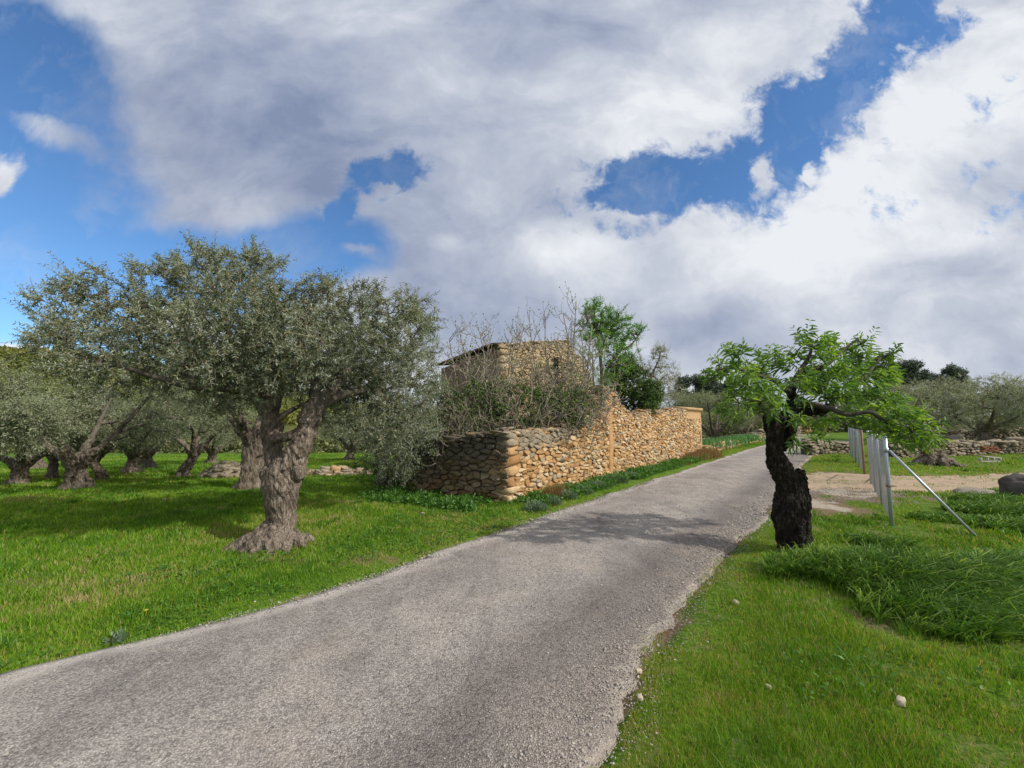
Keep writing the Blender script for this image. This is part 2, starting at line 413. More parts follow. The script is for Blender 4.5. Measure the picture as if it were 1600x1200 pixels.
def plmat(name, a, b, st):
    t = NT(name); p = t.pos(); n = t.noise(p, 5, 7, .7); m = t.noise(p, 38, 5, .75); v = t.n('ShaderNodeTexVoronoi', feature='F1', ins={'Vector': t.mapping(p, (1, 1, 1.8)), 'Scale': 8.})
    col = t.mix(n, a, b); k = t.ramp(t.math('ADD', v.outputs['Distance'], t.math('MULTIPLY', n, .35)), [(.30, c4(1, 1, 1)), (.38, c4(0, 0, 0))])
    col = t.mix(t.math('MULTIPLY', k, .8), col, st); col = t.mix(.7, col, t.ramp(m, [(.3, c4(.6, .57, .54)), (.65, c4(1.08, 1.08, 1.08))]), 'MULTIPLY')
    return t.out(col, .95, t.bump(t.math('MULTIPLY_ADD', m, .5, t.math('MULTIPLY_ADD', k, .6, n)), .9, .03), .1)
M['plaster'] = plmat('ochre_plaster', c4(.42, .235, .10), c4(.60, .37, .18), c4(.5, .37, .23))
M['plaster2'] = plmat('pale_plaster', c4(.44, .28, .14), c4(.60, .42, .235), c4(.56, .44, .28))
M['mudd'] = mudmat('dark_earth_fill', c4(.05, .04, .03), c4(.11, .085, .06))
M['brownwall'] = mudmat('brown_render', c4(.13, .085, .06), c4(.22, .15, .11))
M['rooftile'] = mudmat('old_roof_tile', c4(.04, .035, .032), c4(.12, .09, .075))
M['brick'] = mudmat('red_brick', c4(.16, .06, .035), c4(.27, .12, .075))
M['concrete'] = mudmat('concrete', c4(.35, .34, .31), c4(.52, .5, .46))
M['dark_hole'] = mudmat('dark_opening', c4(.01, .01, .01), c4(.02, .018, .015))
def metal(name, a, b, r, mt):
    t = NT(name); n = t.noise(t.pos(), 25, 4); return t.out(t.mix(n, a, b), r, None, .5, mt)
M['galv'] = metal('galvanised_steel', c4(.32, .36, .39), c4(.48, .52, .56), .45, .6)
M['wire'] = metal('galvanised_wire', c4(.19, .205, .225), c4(.30, .325, .35), .65, .3)
M['rust'] = metal('rusty_steel', c4(.14, .075, .045), c4(.3, .2, .15), .7, .2)

# road: coarse chip seal, worn wheel tracks, sandy margins
def roadmat():
    t = NT('chip_seal_asphalt'); p = t.pos(); lat = t.attr('tint')
    v = t.n('ShaderNodeTexVoronoi', feature='F1', ins={'Vector': p, 'Scale': 105., 'Randomness': 1.})
    v2 = t.n('ShaderNodeTexVoronoi', feature='F1', ins={'Vector': p, 'Scale': 55., 'Randomness': 1.})
    cc = t.n('ShaderNodeSeparateColor', ins={0: v.outputs['Color']}); c2 = t.n('ShaderNodeSeparateColor', ins={0: v2.outputs['Color']})
    chip = t.ramp(cc.outputs[0], [(0, c4(.18, .165, .155)), (.3, c4(.335, .315, .30)), (.7, c4(.47, .445, .42)), (.93, c4(.56, .53, .49)), (1, c4(.74, .70, .64))])
    chip = t.mix(.5, chip, t.ramp(c2.outputs[1], [(0, c4(.22, .20, .19)), (.5, c4(.42, .395, .37)), (1, c4(.56, .525, .48))]))
    gap = t.ramp(v.outputs['Distance'], [(.35, c4(1, 1, 1)), (.66, c4(.5, .49, .5))])
    col = t.mix(.8, chip, gap, 'MULTIPLY')
    big = t.noise(p, .55, 5, .6, .4); mid = t.noise(p, 3.2, 5, .65)
    col = t.mix(1., col, t.ramp(big, [(.3, c4(.72, .71, .71)), (.5, c4(.92, .905, .885)), (.7, c4(1.08, 1.045, 1.0))]), 'MULTIPLY')
    col = t.mix(1., col, t.ramp(mid, [(.3, c4(.82, .81, .81)), (.7, c4(1.12, 1.11, 1.10))]), 'MULTIPLY')
    # tar bleeding through: long streaks parallel to the road and a dark right edge
    q = t.mapping(p, (1.6, .22, 1), (0, 0, radians(36.9)))
    st = t.noise(q, 1.3, 5, .6, .5)
    tar = t.ramp(st, [(.55, c4(1, 1, 1)), (.72, c4(.72, .70, .71))])
    col = t.mix(.8, col, tar, 'MULTIPLY')
    wt = t.ramp(lat, [(.16, c4(1.04, 1.03, 1.02)), (.28, c4(.93, .92, .93)), (.42, c4(1.07, 1.06, 1.05)), (.56, c4(1.05, 1.04, 1.03)), (.70, c4(.90, .89, .90)), (.8, c4(1, 1, 1))])
    col = t.mix(t.math('MULTIPLY_ADD', big, 1.2, .1, clamp=True), col, t.mix(1., col, wt, 'MULTIPLY'))
    ed = t.ramp(lat, [(.0, c4(1, 1, 1)), (.68, c4(1, 1, 1)), (.80, c4(.50, .47, .48)), (.9, c4(.62, .59, .58)), (.965, c4(.75, .70, .66)), (1, c4(.8, .72, .64))])
    wob = t.math('MULTIPLY_ADD', mid, .7, .45, clamp=True)
    col = t.mix(wob, col, t.mix(1., col, ed, 'MULTIPLY'))
    sand = t.math('MULTIPLY', t.ramp(lat, [(.0, c4(1, 1, 1)), (.06, c4(.8, .8, .8)), (.1, c4(0, 0, 0)), (.975, c4(0, 0, 0)), (1, c4(.4, .4, .4))]), t.ramp(mid, [(.25, c4(.4, .4, .4)), (.6, c4(1, 1, 1))]))
    col = t.mix(sand, col, t.mix(mid, c4(.40, .36, .33), c4(.56, .51, .47)))
    rep = t.ramp(t.noise(t.mapping(p, (1, .45, 1), (0, 0, radians(36.9))), .9, 3, .5, 1.2), [(.60, c4(1, 1, 1)), (.64, c4(.84, .84, .85))]); col = t.mix(1., col, rep, 'MULTIPLY')
    orange = t.ramp(t.noise(p, 1.2, 4, .6), [(.55, c4(0, 0, 0)), (.75, c4(1, 1, 1))])
    col = t.mix(t.math('MULTIPLY', orange, .35), col, c4(.46, .37, .29))
    h = t.math('MULTIPLY', v.outputs['Distance'], -1.)
    h = t.math('MULTIPLY_ADD', v2.outputs['Distance'], -.6, h)
    h = t.math('MULTIPLY_ADD', t.noise(p, 160, 2), .3, h)
    return t.out(col, .82, t.bump(h, .75, .009), .2)
M['road'] = roadmat()
def groundmat():
    t = NT('meadow_ground'); p = t.pos(); soil = t.attr('tint')
    n1 = t.noise(p, 1.2, 6, .6); n2 = t.noise(p, 22, 6, .7); n3 = t.noise(p, .12, 3)
    g = t.ramp(n2, [(.3, c4(.035, .07, .01)), (.5, c4(.085, .16, .016)), (.7, c4(.15, .24, .025))])
    g = t.mix(.5, g, t.ramp(n1, [(.3, c4(.55, .6, .4)), (.7, c4(1.2, 1.15, 1))]), 'MULTIPLY')
    s = t.ramp(t.noise(p, 30, 6, .7), [(.3, c4(.09, .062, .036)), (.7, c4(.27, .2, .125))])
    sd = t.ramp(t.noise(p, 45, 5, .75), [(.35, c4(.24, .2, .15)), (.65, c4(.50, .43, .34))])
    s = t.mix(t.ramp(soil, [(.80, c4(0, 0, 0)), (.93, c4(1, 1, 1))]), s, sd)
    f = t.math('ADD', soil, t.math('MULTIPLY_ADD', n2, .7, -.35))
    col = t.mix(t.ramp(f, [(.35, c4(0, 0, 0)), (.65, c4(1, 1, 1))]), g, s)
    return t.out(col, .95, t.bump(n2, .8, .03), .1)
M['ground'] = groundmat()
def trackmat():
    t = NT('sandy_track'); p = t.pos(); n = t.noise(p, 4, 6, .65); m = t.noise(p, 70, 4, .7)
    col = t.mix(n, c4(.30, .215, .14), c4(.52, .41, .30)); col = t.mix(.8, col, t.ramp(m, [(.3, c4(.6, .6, .6)), (.7, c4(1.15, 1.15, 1.15))]), 'MULTIPLY')
    gp = t.ramp(t.noise(p, 2.2, 6, .7), [(.52, c4(0, 0, 0)), (.62, c4(1, 1, 1))]); col = t.mix(t.math('MULTIPLY', gp, .55), col, t.mix(m, c4(.10, .13, .04), c4(.22, .2, .1)))
    return t.out(col, .95, t.bump(m, .6, .015), .1)
M['track'] = trackmat()
def hillmat():
    t = NT('wooded_hillside'); p = t.pos(); n = t.noise(p, .25, 6, .7); return t.out(t.ramp(n, [(.3, c4(.035, .045, .018)), (.5, c4(.085, .095, .03)), (.7, c4(.17, .16, .05))]), .95, None, .05)
M['hill'] = hillmat()
def pebmat(name, a, b):
    t = NT(name); col = t.mix(t.attr(), a, b); n = t.noise(t.pos(), 60, 4)
    return t.out(t.mix(.4, col, t.ramp(n, [(.3, c4(.6, .6, .6)), (.7, c4(1.1, 1.1, 1.1))]), 'MULTIPLY'), .9, t.bump(n, .4, .005), .15)
M['gravel'] = pebmat('loose_gravel', c4(.20, .185, .18), c4(.5, .46, .41))
M['pale'] = pebmat('pale_limestone', c4(.45, .38, .28), c4(.66, .59, .46))
M['rock'] = mudmat('grey_boulder_rock', c4(.035, .033, .03), c4(.12, .112, .10))
M['rock2'] = mudmat('pale_boulder_rock', c4(.16, .14, .115), c4(.34, .30, .25))

# ------------------------------------------------------------------ world
SUNAZ = (.90, -.43); EL = radians(37)
def world():
    w = bpy.data.worlds.new('World'); SC.world = w; w.use_nodes = True
    t = NT('tmp_world'); bpy.data.materials.remove(t.m); t.t = w.node_tree; t.t.nodes.clear()
    sky = t.n('ShaderNodeTexSky', sky_type='NISHITA'); sky.sun_disc = False; sky.sun_elevation = EL
    sky.sun_rotation = math.atan2(SUNAZ[0], SUNAZ[1]); sky.air_density = 1.0; sky.dust_density = .3; sky.ozone_density = 2.0
    d = t.n('ShaderNodeTexCoord').outputs['Generated']
    s = t.n('ShaderNodeSeparateXYZ', ins={0: d})
    yy = t.math('MAXIMUM', s.outputs[1], .12)
    u = t.math('DIVIDE', s.outputs[0], yy); v = t.math('DIVIDE', s.outputs[2], yy)
    uv = t.n('ShaderNodeCombineXYZ', ins={0: u, 1: v, 2: 0.0}).outputs[0]
    def noisev(vec, sc, det, r):
        return t.n('ShaderNodeTexNoise', ins={'Vector': vec, 'Scale': sc, 'Detail': det, 'Roughness': r}).outputs['Color']
    def vm(op, a, b):
        m = t.n('ShaderNodeVectorMath', operation=op)
        for k, x in ((0, a), (1, b)):
            if isinstance(x, bpy.types.NodeSocket): t.l(x, m.inputs[k])
            else: m.inputs[k].default_value = x
        return m
    def warp(amp, sc, det, base=uv):
        w1 = vm('SUBTRACT', noisev(base, sc, det, .6), (.5, .5, .5)).outputs[0]
        return vm('ADD', base, vm('MULTIPLY', w1, (amp, amp, 0)).outputs[0]).outputs[0]
    wu = warp(.16, 2.4, 3); wu = warp(.09, 8., 8, wu); wu = warp(.035, 26., 8, wu); wsoft = warp(.25, 1.6, 5)
    def tp(px, py):
        a = (px - 800) / F; b = (600 - py) / F; q = CT - b * ST
        return a / q, (ST + b * CT) / q
    def blob(vec, px, py, rx, ry, rot=0, amp=1.0):
        cu, cv = tp(px, py)
        sub = vm('SUBTRACT', vec, (cu, cv, 0)).outputs[0]
        mp = t.n('ShaderNodeMapping', ins={'Vector': sub, 'Rotation': (0, 0, radians(rot)), 'Scale': (1, 1, 1)}).outputs[0]
        sc = vm('MULTIPLY', mp, (F / rx, F / ry, 0)).outputs[0]
        ln = vm('LENGTH', sc, (0, 0, 0)).outputs['Value']
        return t.math('MULTIPLY', t.math('SUBTRACT', 1.0, ln), amp)
    def mx(vec, L):
        r = None
        for b in L:
            x = blob(vec, *b); r = x if r is None else t.math('SMOOTH_MAX', r, x, .25)
        return r
    # blue openings (px, py, rx, ry, rot, amp); rot clockwise in the picture
    crisp = mx(wu, [(1035, 285, 195, 84, -14), (1145, 268, 150, 100, -12), (1250, 200, 175, 100, -42), (1330, 110, 170, 88, -52), (1400, 25, 120, 75, -45), (1480, 50, 90, 40, -30, .5),
                    (590, 278, 95, 44, -18, .8), (515, 350, 48, 80, 20, .8), (1520, 190, 130, 30, -25, .2), (1470, 300, 110, 30, -25, .15), (1190, 345, 40, 24, 0, .3), (1590, 330, 80, 28, -10, .18), (1430, 90, 130, 26, -35, .35)])
    soft = mx(wsoft, [(20, 110, 205, 150, 30, 1.1), (-20, 400, 300, 260, 0, 1.2), (130, 460, 210, 150, 20, 1.1), (290, 425, 210, 90, 8, 1.1), (450, 410, 170, 60, 0, .9), (-200, 250, 380, 500, 0, 1.2), (520, 390, 110, 60, 10, .8)])
    back = mx(wu, [(5, 268, 62, 52, 0, 1.1), (40, 545, 80, 34, 0, 1.6), (280, 500, 80, 40, 0, 1.3), (1190, 270, 34, 62, 25, .7), (1430, 165, 50, 34, 0, .8), (60, 190, 170, 50, 25, .45), (590, 295, 34, 22, 0, .7), (540, 400, 70, 26, 10, .5), (0, 575, 220, 34, 0, 1.4), (1270, 262, 20, 26, 0, .7), (975, 335, 80, 26, 0, .5)])
    n = t.noise(uv, 5, 10, .62, .2); ns = t.noise(uv, 2.2, 6, .6, .3)
    bc = t.math('SUBTRACT', crisp, t.math('MAXIMUM', back, 0))
    bc = t.math('ADD', bc, t.math('MULTIPLY_ADD', n, 1.5, -.80)); bc = t.math('ADD', bc, t.math('MULTIPLY_ADD', t.noise(uv, 19, 9, .65, .4), 1.0, -.5))
    bcf = t.n('ShaderNodeMapRange', interpolation_type='SMOOTHSTEP', ins={0: bc, 1: -.02, 2: .42}).outputs[0]
    bs = t.math('SUBTRACT', soft, t.math('MAXIMUM', back, 0))
    bs = t.math('ADD', bs, t.math('MULTIPLY_ADD', ns, 1.0, -.48))
    bsf = t.n('ShaderNodeMapRange', interpolation_type='SMOOTHSTEP', ins={0: bs, 1: -.05, 2: .38}).outputs[0]
    blue = t.math('MAXIMUM', bcf, bsf)
    # brightness of the cloud itself
    grey = mx(wsoft, [(430, 230, 600, 350, 12, 1.3), (800, 40, 420, 160, 0, .7), (700, 480, 420, 130, 0, .9), (1075, 505, 130, 60, -25, .75), (1500, 490, 240, 70, -10, .3), (1200, 565, 600, 50, 0, .25), (330, 330, 260, 120, 10, 1.0), (850, 300, 90, 130, 0, .6)])
    white = mx(wsoft, [(1080, 130, 190, 110, -35, 1.0), (960, 210, 110, 90, 0, .8), (880, 400, 160, 70, 0, 1.1), (1250, 380, 330, 110, -12, .9), (1480, 160, 240, 150, -35, 1.0), (540, 20, 220, 50, 0, .8), (690, 378, 36, 22, 0, 1.), (10, 265, 60, 50, 0, 1.4), (40, 545, 140, 60, 0, 1.4), (230, 500, 160, 50, 0, 1.3)])
    nn = t.noise(t.n('ShaderNodeMapping', ins={'Vector': wsoft, 'Scale': (1, 1.7, 1), 'Rotation': (0, 0, .3)}).outputs[0], 2.6, 9, .58, .3)
    nb = t.noise(wu, 7, 9, .6, .1)
    b = t.math('MULTIPLY_ADD', t.math('MAXIMUM', grey, -.2), -.50, .66)
    b = t.math('ADD', b, t.math('MULTIPLY', t.math('MAXIMUM', white, 0), .30))
    b = t.math('ADD', b, t.math('MULTIPLY_ADD', nn, 1.45, -.71))
    b = t.math('ADD', b, t.math('MULTIPLY_ADD', nb, .42, -.20))
    cc = t.ramp(b, [(0, lin(132, 146, 176)), (.3, lin(164, 174, 196)), (.6, lin(194, 201, 215)), (.85, lin(222, 226, 234)), (1.0, lin(236, 239, 244))])
    skyc = t.mix(1., sky.outputs[0], (.82, 1.18, 1.5, 1), 'MULTIPLY')
    STR = .1
    cs = vm('MULTIPLY', cc, (1 / STR,) * 3).outputs[0]
    # thin veil over the blue
    veil = t.math('MULTIPLY', t.math('SUBTRACT', 1.0, blue), 1.0)
    f = t.math('MAXIMUM', veil, t.math('MULTIPLY', t.ramp(t.noise(wu, 4, 8, .65), [(.5, c4(0, 0, 0)), (.85, c4(1, 1, 1))]), .5))
    up = t.n('ShaderNodeMapRange', ins={0: s.outputs[2], 1: -.02, 2: .0}).outputs[0]
    col = t.mix(f, skyc, cs)
    bg = t.n('ShaderNodeBackground', ins={'Color': col, 'Strength': STR})
    o = t.n('ShaderNodeOutputWorld'); t.l(bg.outputs[0], o.inputs[0])
world()
sl = bpy.data.lights.new('sun', 'SUN'); sl.energy = 4.4; sl.angle = radians(.55); sl.color = (1, .94, .84)
so = bpy.data.objects.new('sun', sl); COL.objects.link(so)
import mathutils
az = unit(np.array([SUNAZ[0], SUNAZ[1]])); sd = mathutils.Vector((az[0] * cos(EL), az[1] * cos(EL), sin(EL)))
so.rotation_euler = sd.to_track_quat('Z', 'Y').to_euler()
cam = bpy.data.cameras.new('camera'); cam.sensor_width = 36; cam.lens = 36 * F / 1600; cam.clip_start = .05; cam.clip_end = 3000
co = bpy.data.objects.new('camera', cam); COL.objects.link(co); co.location = (0, 0, H); co.rotation_euler = (pi / 2 + TH, 0, 0)
SC.camera = co
SC.view_settings.view_transform = 'Standard'; SC.view_settings.look = 'None'; SC.view_settings.exposure = 0; SC.view_settings.gamma = 1
SC.cycles.max_bounces = 6; SC.cycles.diffuse_bounces = 3; SC.cycles.transmission_bounces = 3; SC.cycles.transparent_max_bounces = 4
SC.cycles.use_denoising = True
# ------------------------------------------------------------------ ground, road, track
def build_ground():
    a = np.sinh(np.linspace(-6.2, 6.2, 520)) ; xs = a / a[-1] * 420
    b = np.sinh(np.linspace(-4.2, 6.4, 560)); ys = b / b[-1] * 520 + 5
    X, Y = np.meshgrid(xs, ys); Z = gz(X, Y)
    rd = roaddist(X, Y); td = trackdist(X, Y)
    Z = Z - .06 * (1 - sst(-.05, .12, rd)) - .03 * (1 - sst(-.1, .15, td)) * (rd > 0)
    far = np.hypot(X, Y); 
    soil = .12 + .6 * (1 - sst(-.05, .10, rd + (fbm2(X, Y, 4, 70, 3) - .5) * .25)) + .6 * sst(.55, .8, fbm2(X, Y, 1.4, 71, 4)) * (rd > 0)
    soil = np.maximum(soil, .42 * sst(.52, .62, fbm2(X, Y, 4.5, 95, 3)) * (X > edgeR(Y)) * (rd > 0)); soil = np.minimum(soil, .75); soil = np.maximum(soil, 1.0 * (1 - sst(.0, .5, td + (fbm2(X, Y, 3, 72, 3) - .5) * .6)))
    # worn gravel margin on the right between the road and the track
    soil = np.maximum(soil, 1.0 * verge(X, Y))
    n, m = X.shape
    V = np.stack([X, Y, Z], -1).reshape(-1, 3)
    i = np.arange(n - 1)[:, None] * m + np.arange(m - 1)[None]
    Fq = np.stack([i, i + 1, i + m + 1, i + m], -1).reshape(-1, 4)
    mb = MB(); mb.add(V, Fq, np.clip(soil, 0, 1).ravel())
    o = mb.obj('ground', M['ground'], smooth=True); tag(o, kind='structure')
def verge(X, Y):
    c = flatpt(1272, 790); c2 = flatpt(1312, 770)
    d1 = np.hypot((X - c[0]) / .9, (Y - c[1]) / 1.3); d2 = np.hypot((X - c2[0]) / 2.0, (Y - c2[1]) / 1.5)
    return np.clip(1.25 - np.minimum(d1, d2) + (fbm2(X, Y, 3, 90, 4) - .5) * 1.6, 0, 1)
def build_road():
    ys = np.concatenate([np.arange(-7, 1.5, .15), np.arange(1.5, 7, .025), np.arange(7, 16, .06), np.arange(16, 49, .3)])
    ys = ys[ys < LY[-1]]
    L = edgeL(ys); R = edgeR(ys)
    jl = (fbm2(ys, ys * 0, 2.2, 50, 2) - .5) * .34 + (fbm2(ys, ys * 0, 9, 51, 3) - .5) * .14
    jr = (fbm2(ys, ys * 0 + 9, 1.8, 52, 2) - .5) * .42 + (fbm2(ys, ys * 0 + 9, 9, 53, 3) - .5) * .22
    t = np.concatenate([[0, .004], np.linspace(.03, .97, 38), [.996, 1]])
    X = (L + jl)[:, None] * (1 - t) + (R + jr)[:, None] * t
    Yg = np.repeat(ys[:, None], len(t), 1)
    zc = gz((L + R) / 2, ys)[:, None]
    Z = zc + .012 + .045 * 4 * t * (1 - t) + 0 * X
    Z += (fbm2(X, Yg, 1.3, 55, 2) - .5) * .012
    Z[:, 0] -= .06; Z[:, -1] -= .06
    n, m = X.shape; V = np.stack([X, Yg, Z], -1).reshape(-1, 3)
    i = np.arange(n - 1)[:, None] * m + np.arange(m - 1)[None]
    Fq = np.stack([i, i + 1, i + m + 1, i + m], -1).reshape(-1, 4)
    mb = MB(); mb.add(V, Fq, np.repeat(t[None], n, 0).ravel())
    tag(mb.obj('road', M['road'], smooth=True), kind='structure')
def build_track():
    xs = np.arange(6.6, 40, .12)
    lo = np.interp(xs, [p[0] for p in TRK], [p[1] for p in TRK]); hi = np.interp(xs, [p[0] for p in TRK2], [p[1] for p in TRK2])
    lo += (fbm2(xs, xs * 0, 2, 61, 4) - .5) * .9; hi += (fbm2(xs, xs * 0 + 5, 2, 62, 4) - .5) * .8
    ok = xs > 6.9 + 0 * xs
    t = np.linspace(0, 1, 14); Y = lo[:, None] * (1 - t) + hi[:, None] * t; X = np.repeat(xs[:, None], 14, 1)
    X = X + (1 - sst(7.0, 10, X)) * (Y - 10.6) * .75
    Z = gz(X, Y) + .012 - .05 * (np.abs(t - .5) > .49)[None] - .02 * np.exp(-((t - .3) / .08) ** 2)[None] - .02 * np.exp(-((t - .7) / .08) ** 2)[None] + .01
    n, m = X.shape; V = np.stack([X, Y, Z], -1).reshape(-1, 3)
    i = np.arange(n - 1)[:, None] * m + np.arange(m - 1)[None]
    mb = MB(); mb.add(V, np.stack([i, i + m, i + m + 1, i + 1], -1).reshape(-1, 4))
    tag(mb.obj('dirt_track', M['track'], smooth=True), kind='structure')
build_ground(); build_road(); build_track()

# ------------------------------------------------------------------ masonry
def clip(poly, n, c):
    out = []; m = len(poly)
    for i in range(m):
        a = poly[i]; b = poly[(i + 1) % m]; da = a @ n - c; db = b @ n - c
        if da <= 0: out.append(a)
        if (da < 0) != (db < 0) and abs(da - db) > 1e-12:
            out.append(a + (b - a) * (da / (da - db)))
    return out
def masonry(mb, P0, dr, L, top, base, cw, ch, rng, gap=.10, bulge=.035, grey=lambda s, z: 0, skip=None, cwf=None, depth=.05, jit=.42, tilt=.35, big=.14):
    dr = np.asarray(dr, float) / np.linalg.norm(dr); P0 = np.asarray(P0, float)
    D3 = np.array([dr[0], dr[1], 0]); N3 = np.array([dr[1], -dr[0], 0])   # outward normal: right of travel
    zmax = max(top(s) for s in np.linspace(0, L, 60)); zmin = min(base(s) for s in np.linspace(0, L, 20)) - .1
    asp = cw / ch; nr = int((zmax - zmin) / ch) + 3; nc = int(L / cw) + 4
    pts = {}
    for r in range(-1, nr):
        off = rng.uniform(0, 1)
        for c in range(-1, nc):
            if rng.uniform() < big: continue
            pts[(r, c)] = np.array([(c + off + rng.uniform(-jit, jit)) * ch, zmin + (r + rng.uniform(-jit, jit) * .8 + .12 * sin(c * .7 + r * .2)) * ch])
    for (r, c), p in pts.items():
        s = p[0] * asp; z = p[1]
        if s < -.0 or s > L or z > top(min(max(s, 0), L)) or z < base(min(max(s, 0), L)) - ch: continue
        if skip is not None and skip(s, z): continue
        q = [p + np.array(d) * ch * 1.3 for d in ((-1, -1), (1, -1), (1, 1), (-1, 1))]
        for dr_ in range(-3, 4):
            for dc in range(-3, 4):
                o = pts.get((r + dr_, c + dc))
                if o is None or (dr_ == 0 and dc == 0): continue
                n = o - p; 
                if n @ n > (3.2 * ch) ** 2: continue
                q = clip(q, n, n @ (o + p) / 2)
                if len(q) < 3: break
            if len(q) < 3: break
        if len(q) < 3: continue
        q = np.array(q); q[:, 0] *= asp; q[:, 0] = np.clip(q[:, 0], -.015, L + .015)
        keep = [q[0]]
        for k in range(1, len(q)):
            if np.linalg.norm(q[k] - keep[-1]) > .012: keep.append(q[k])
        if np.linalg.norm(keep[0] - keep[-1]) < .012: keep.pop()
        if len(keep) < 3: continue
        q = np.array(keep); k0 = len(q)
        mid = (q + np.roll(q, -1, 0)) / 2; mid += rng.normal(size=mid.shape) * .10 * ch
        q = np.stack([q, mid], 1).reshape(-1, 2); k = len(q); cen = q.mean(0)
        g = min(.45, gap * rng.uniform(.6, 1.7)); bl = bulge * rng.uniform(.25, 1.5)
        tl = rng.normal(size=2) * tilt * np.array([.8, 1.7]); e = q - cen
        # corners pulled in a little: worn stones
        w = np.where(np.arange(k) % 2 == 0, .93, 1.0)[:, None]
        e = e * w
        tz = lambda ee: (ee @ tl) * .5
        r0_ = e * (1 - g); r1 = e * (1 - g) * .97; r2 = e * (1 - g) * rng.uniform(.80, .92)
        sh = rng.normal(size=2) * .05 * ch; rough_ = rng.normal(size=k) * .16 * ch
        rough_ = (rough_ + np.roll(rough_, 1)) * .5
        V2 = np.concatenate([r0_, r0_, r1, r2 + sh + rng.normal(size=r2.shape) * .02 * ch])
        dep = np.concatenate([np.full(k, -depth), np.full(k, bl * .45) + tz(r0_) * .8, np.full(k, bl * .85) + tz(r1) + rough_ * .3, np.full(k, bl) + tz(r2) + rough_])
        dep = np.maximum(dep, -depth)
        V3 = P0 + D3 * (cen[0] + V2[:, 0])[:, None] + N3 * dep[:, None]; V3[:, 2] = cen[1] + V2[:, 1]
        faces = []
        for a in range(3):
            for i in range(k):
                j = (i + 1) % k; faces.append((a * k + i, a * k + j, (a + 1) * k + j, (a + 1) * k + i))
        ce = V3[3 * k:].mean(0) + N3 * rng.normal() * .06 * ch + D3 * rng.normal() * .1 * ch; V3 = np.concatenate([V3, ce[None]])
        for i in range(k): faces.append((3 * k + i, 3 * k + (i + 1) % k, 4 * k))
        st = mb.n; mb.addl(V3, faces, rng.uniform())
        mb.Gr[(st, mb.n)] = grey(s, z) + rng.uniform(-.12, .12)
def blockstone(mb, c, sx, sy, sz, rz, rng, grey=0, rough=.26, tint=None):
    # one loose angular stone: a cube with cut corners and uneven faces
    g = []
    t = (-1, -.45, .45, 1)
    V = []; ids = {}
    for i in range(4):
        for j in range(4):
            for k in range(4):
                if 0 < i < 3 and 0 < j < 3 and 0 < k < 3: continue
                p = np.array([t[i], t[j], t[k]]); p = p * (1 - .08 * (np.sum(np.abs(p) > .9) - 1))
                ids[(i, j, k)] = len(V); V.append(p)
    V = np.array(V); V += rng.normal(size=V.shape) * rough * .5
    V[:, 0] *= 1 + V[:, 2] * rng.normal() * .15
    V = V * np.array([sx, sy, sz]) / 2
    tl = rng.normal() * .12; cz, s_ = cos(rz), sin(rz)
    x = V[:, 0] * cz - V[:, 1] * s_; y = V[:, 0] * s_ + V[:, 1] * cz; z = V[:, 2] + x * tl
    V = np.stack([x, y, z], 1) + np.asarray(c)
    Fs = []
    for a in range(3):
        for s in (0, 3):
            for i in range(3):
                for j in range(3):
                    def idx(u, v):
                        q = [0, 0, 0]; q[a] = s; q[(a + 1) % 3] = u; q[(a + 2) % 3] = v; return ids[tuple(q)]
                    f = (idx(i, j), idx(i + 1, j), idx(i + 1, j + 1), idx(i, j + 1))
                    Fs.append(f if s == 3 else f[::-1])
    st = mb.n; mb.add(V, np.array(Fs), rng.uniform() if tint is None else tint); mb.Gr[(st, mb.n)] = grey
def core(mb, P0, dr, L, top, base, thick, inset=.02, n=60, drop=.05):
    dr = np.asarray(dr, float) / np.linalg.norm(dr); N = np.array([dr[1], -dr[0]]); V = []
    ss = np.linspace(0, L, n)
    for s in ss:
        p = np.asarray(P0[:2], float) + dr * s; f = p - N * inset; b = p - N * (thick - inset); zt = top(s) - drop; zb = base(s) - .25
        V += [(f[0], f[1], zb), (f[0], f[1], zt), (b[0], b[1], zt), (b[0], b[1], zb)]
    Fs = []
    for i in range(n - 1):
        for k in range(4):
            a = i * 4 + k; b_ = i * 4 + (k + 1) % 4; Fs.append((a, b_, b_ + 4, a + 4))
    Fs += [(0, 3, 2, 1), (4 * n - 4, 4 * n - 3, 4 * n - 2, 4 * n - 1)]
    mb.addl(np.array(V), Fs)
def caps(mb, P0, dr, L, top, thick, rng, sz=(.26, .2, .1), grey=.8, step=.15, rows=2, skip=None):
    dr = np.asarray(dr, float) / np.linalg.norm(dr); N = np.array([dr[1], -dr[0]]); a = math.atan2(dr[1], dr[0])
    for r in range(rows):
        s = rng.uniform(0, .1)
        while s < L:
            w = sz[0] * rng.uniform(.6, 1.4)
            if skip is None or not skip(s):
                for q in (-.12, -thick * .5, -thick + .12):
                    if r > 0 and rng.uniform() < .45: continue
                    p = np.asarray(P0[:2], float) + dr * s + N * (q + rng.normal() * .03)
                    h = sz[2] * rng.uniform(.6, 1.4)
                    blockstone(mb, (p[0], p[1], top(s) - .03 + r * sz[2] * .75 + rng.normal() * .015), w, sz[1] * rng.uniform(.8, 1.6), h, a + rng.normal() * .35, rng, grey + rng.uniform(-.3, .2))
            s += w * rng.uniform(.75, 1.05)
def interp(xs, ys): return lambda s: float(np.interp(s, xs, ys))

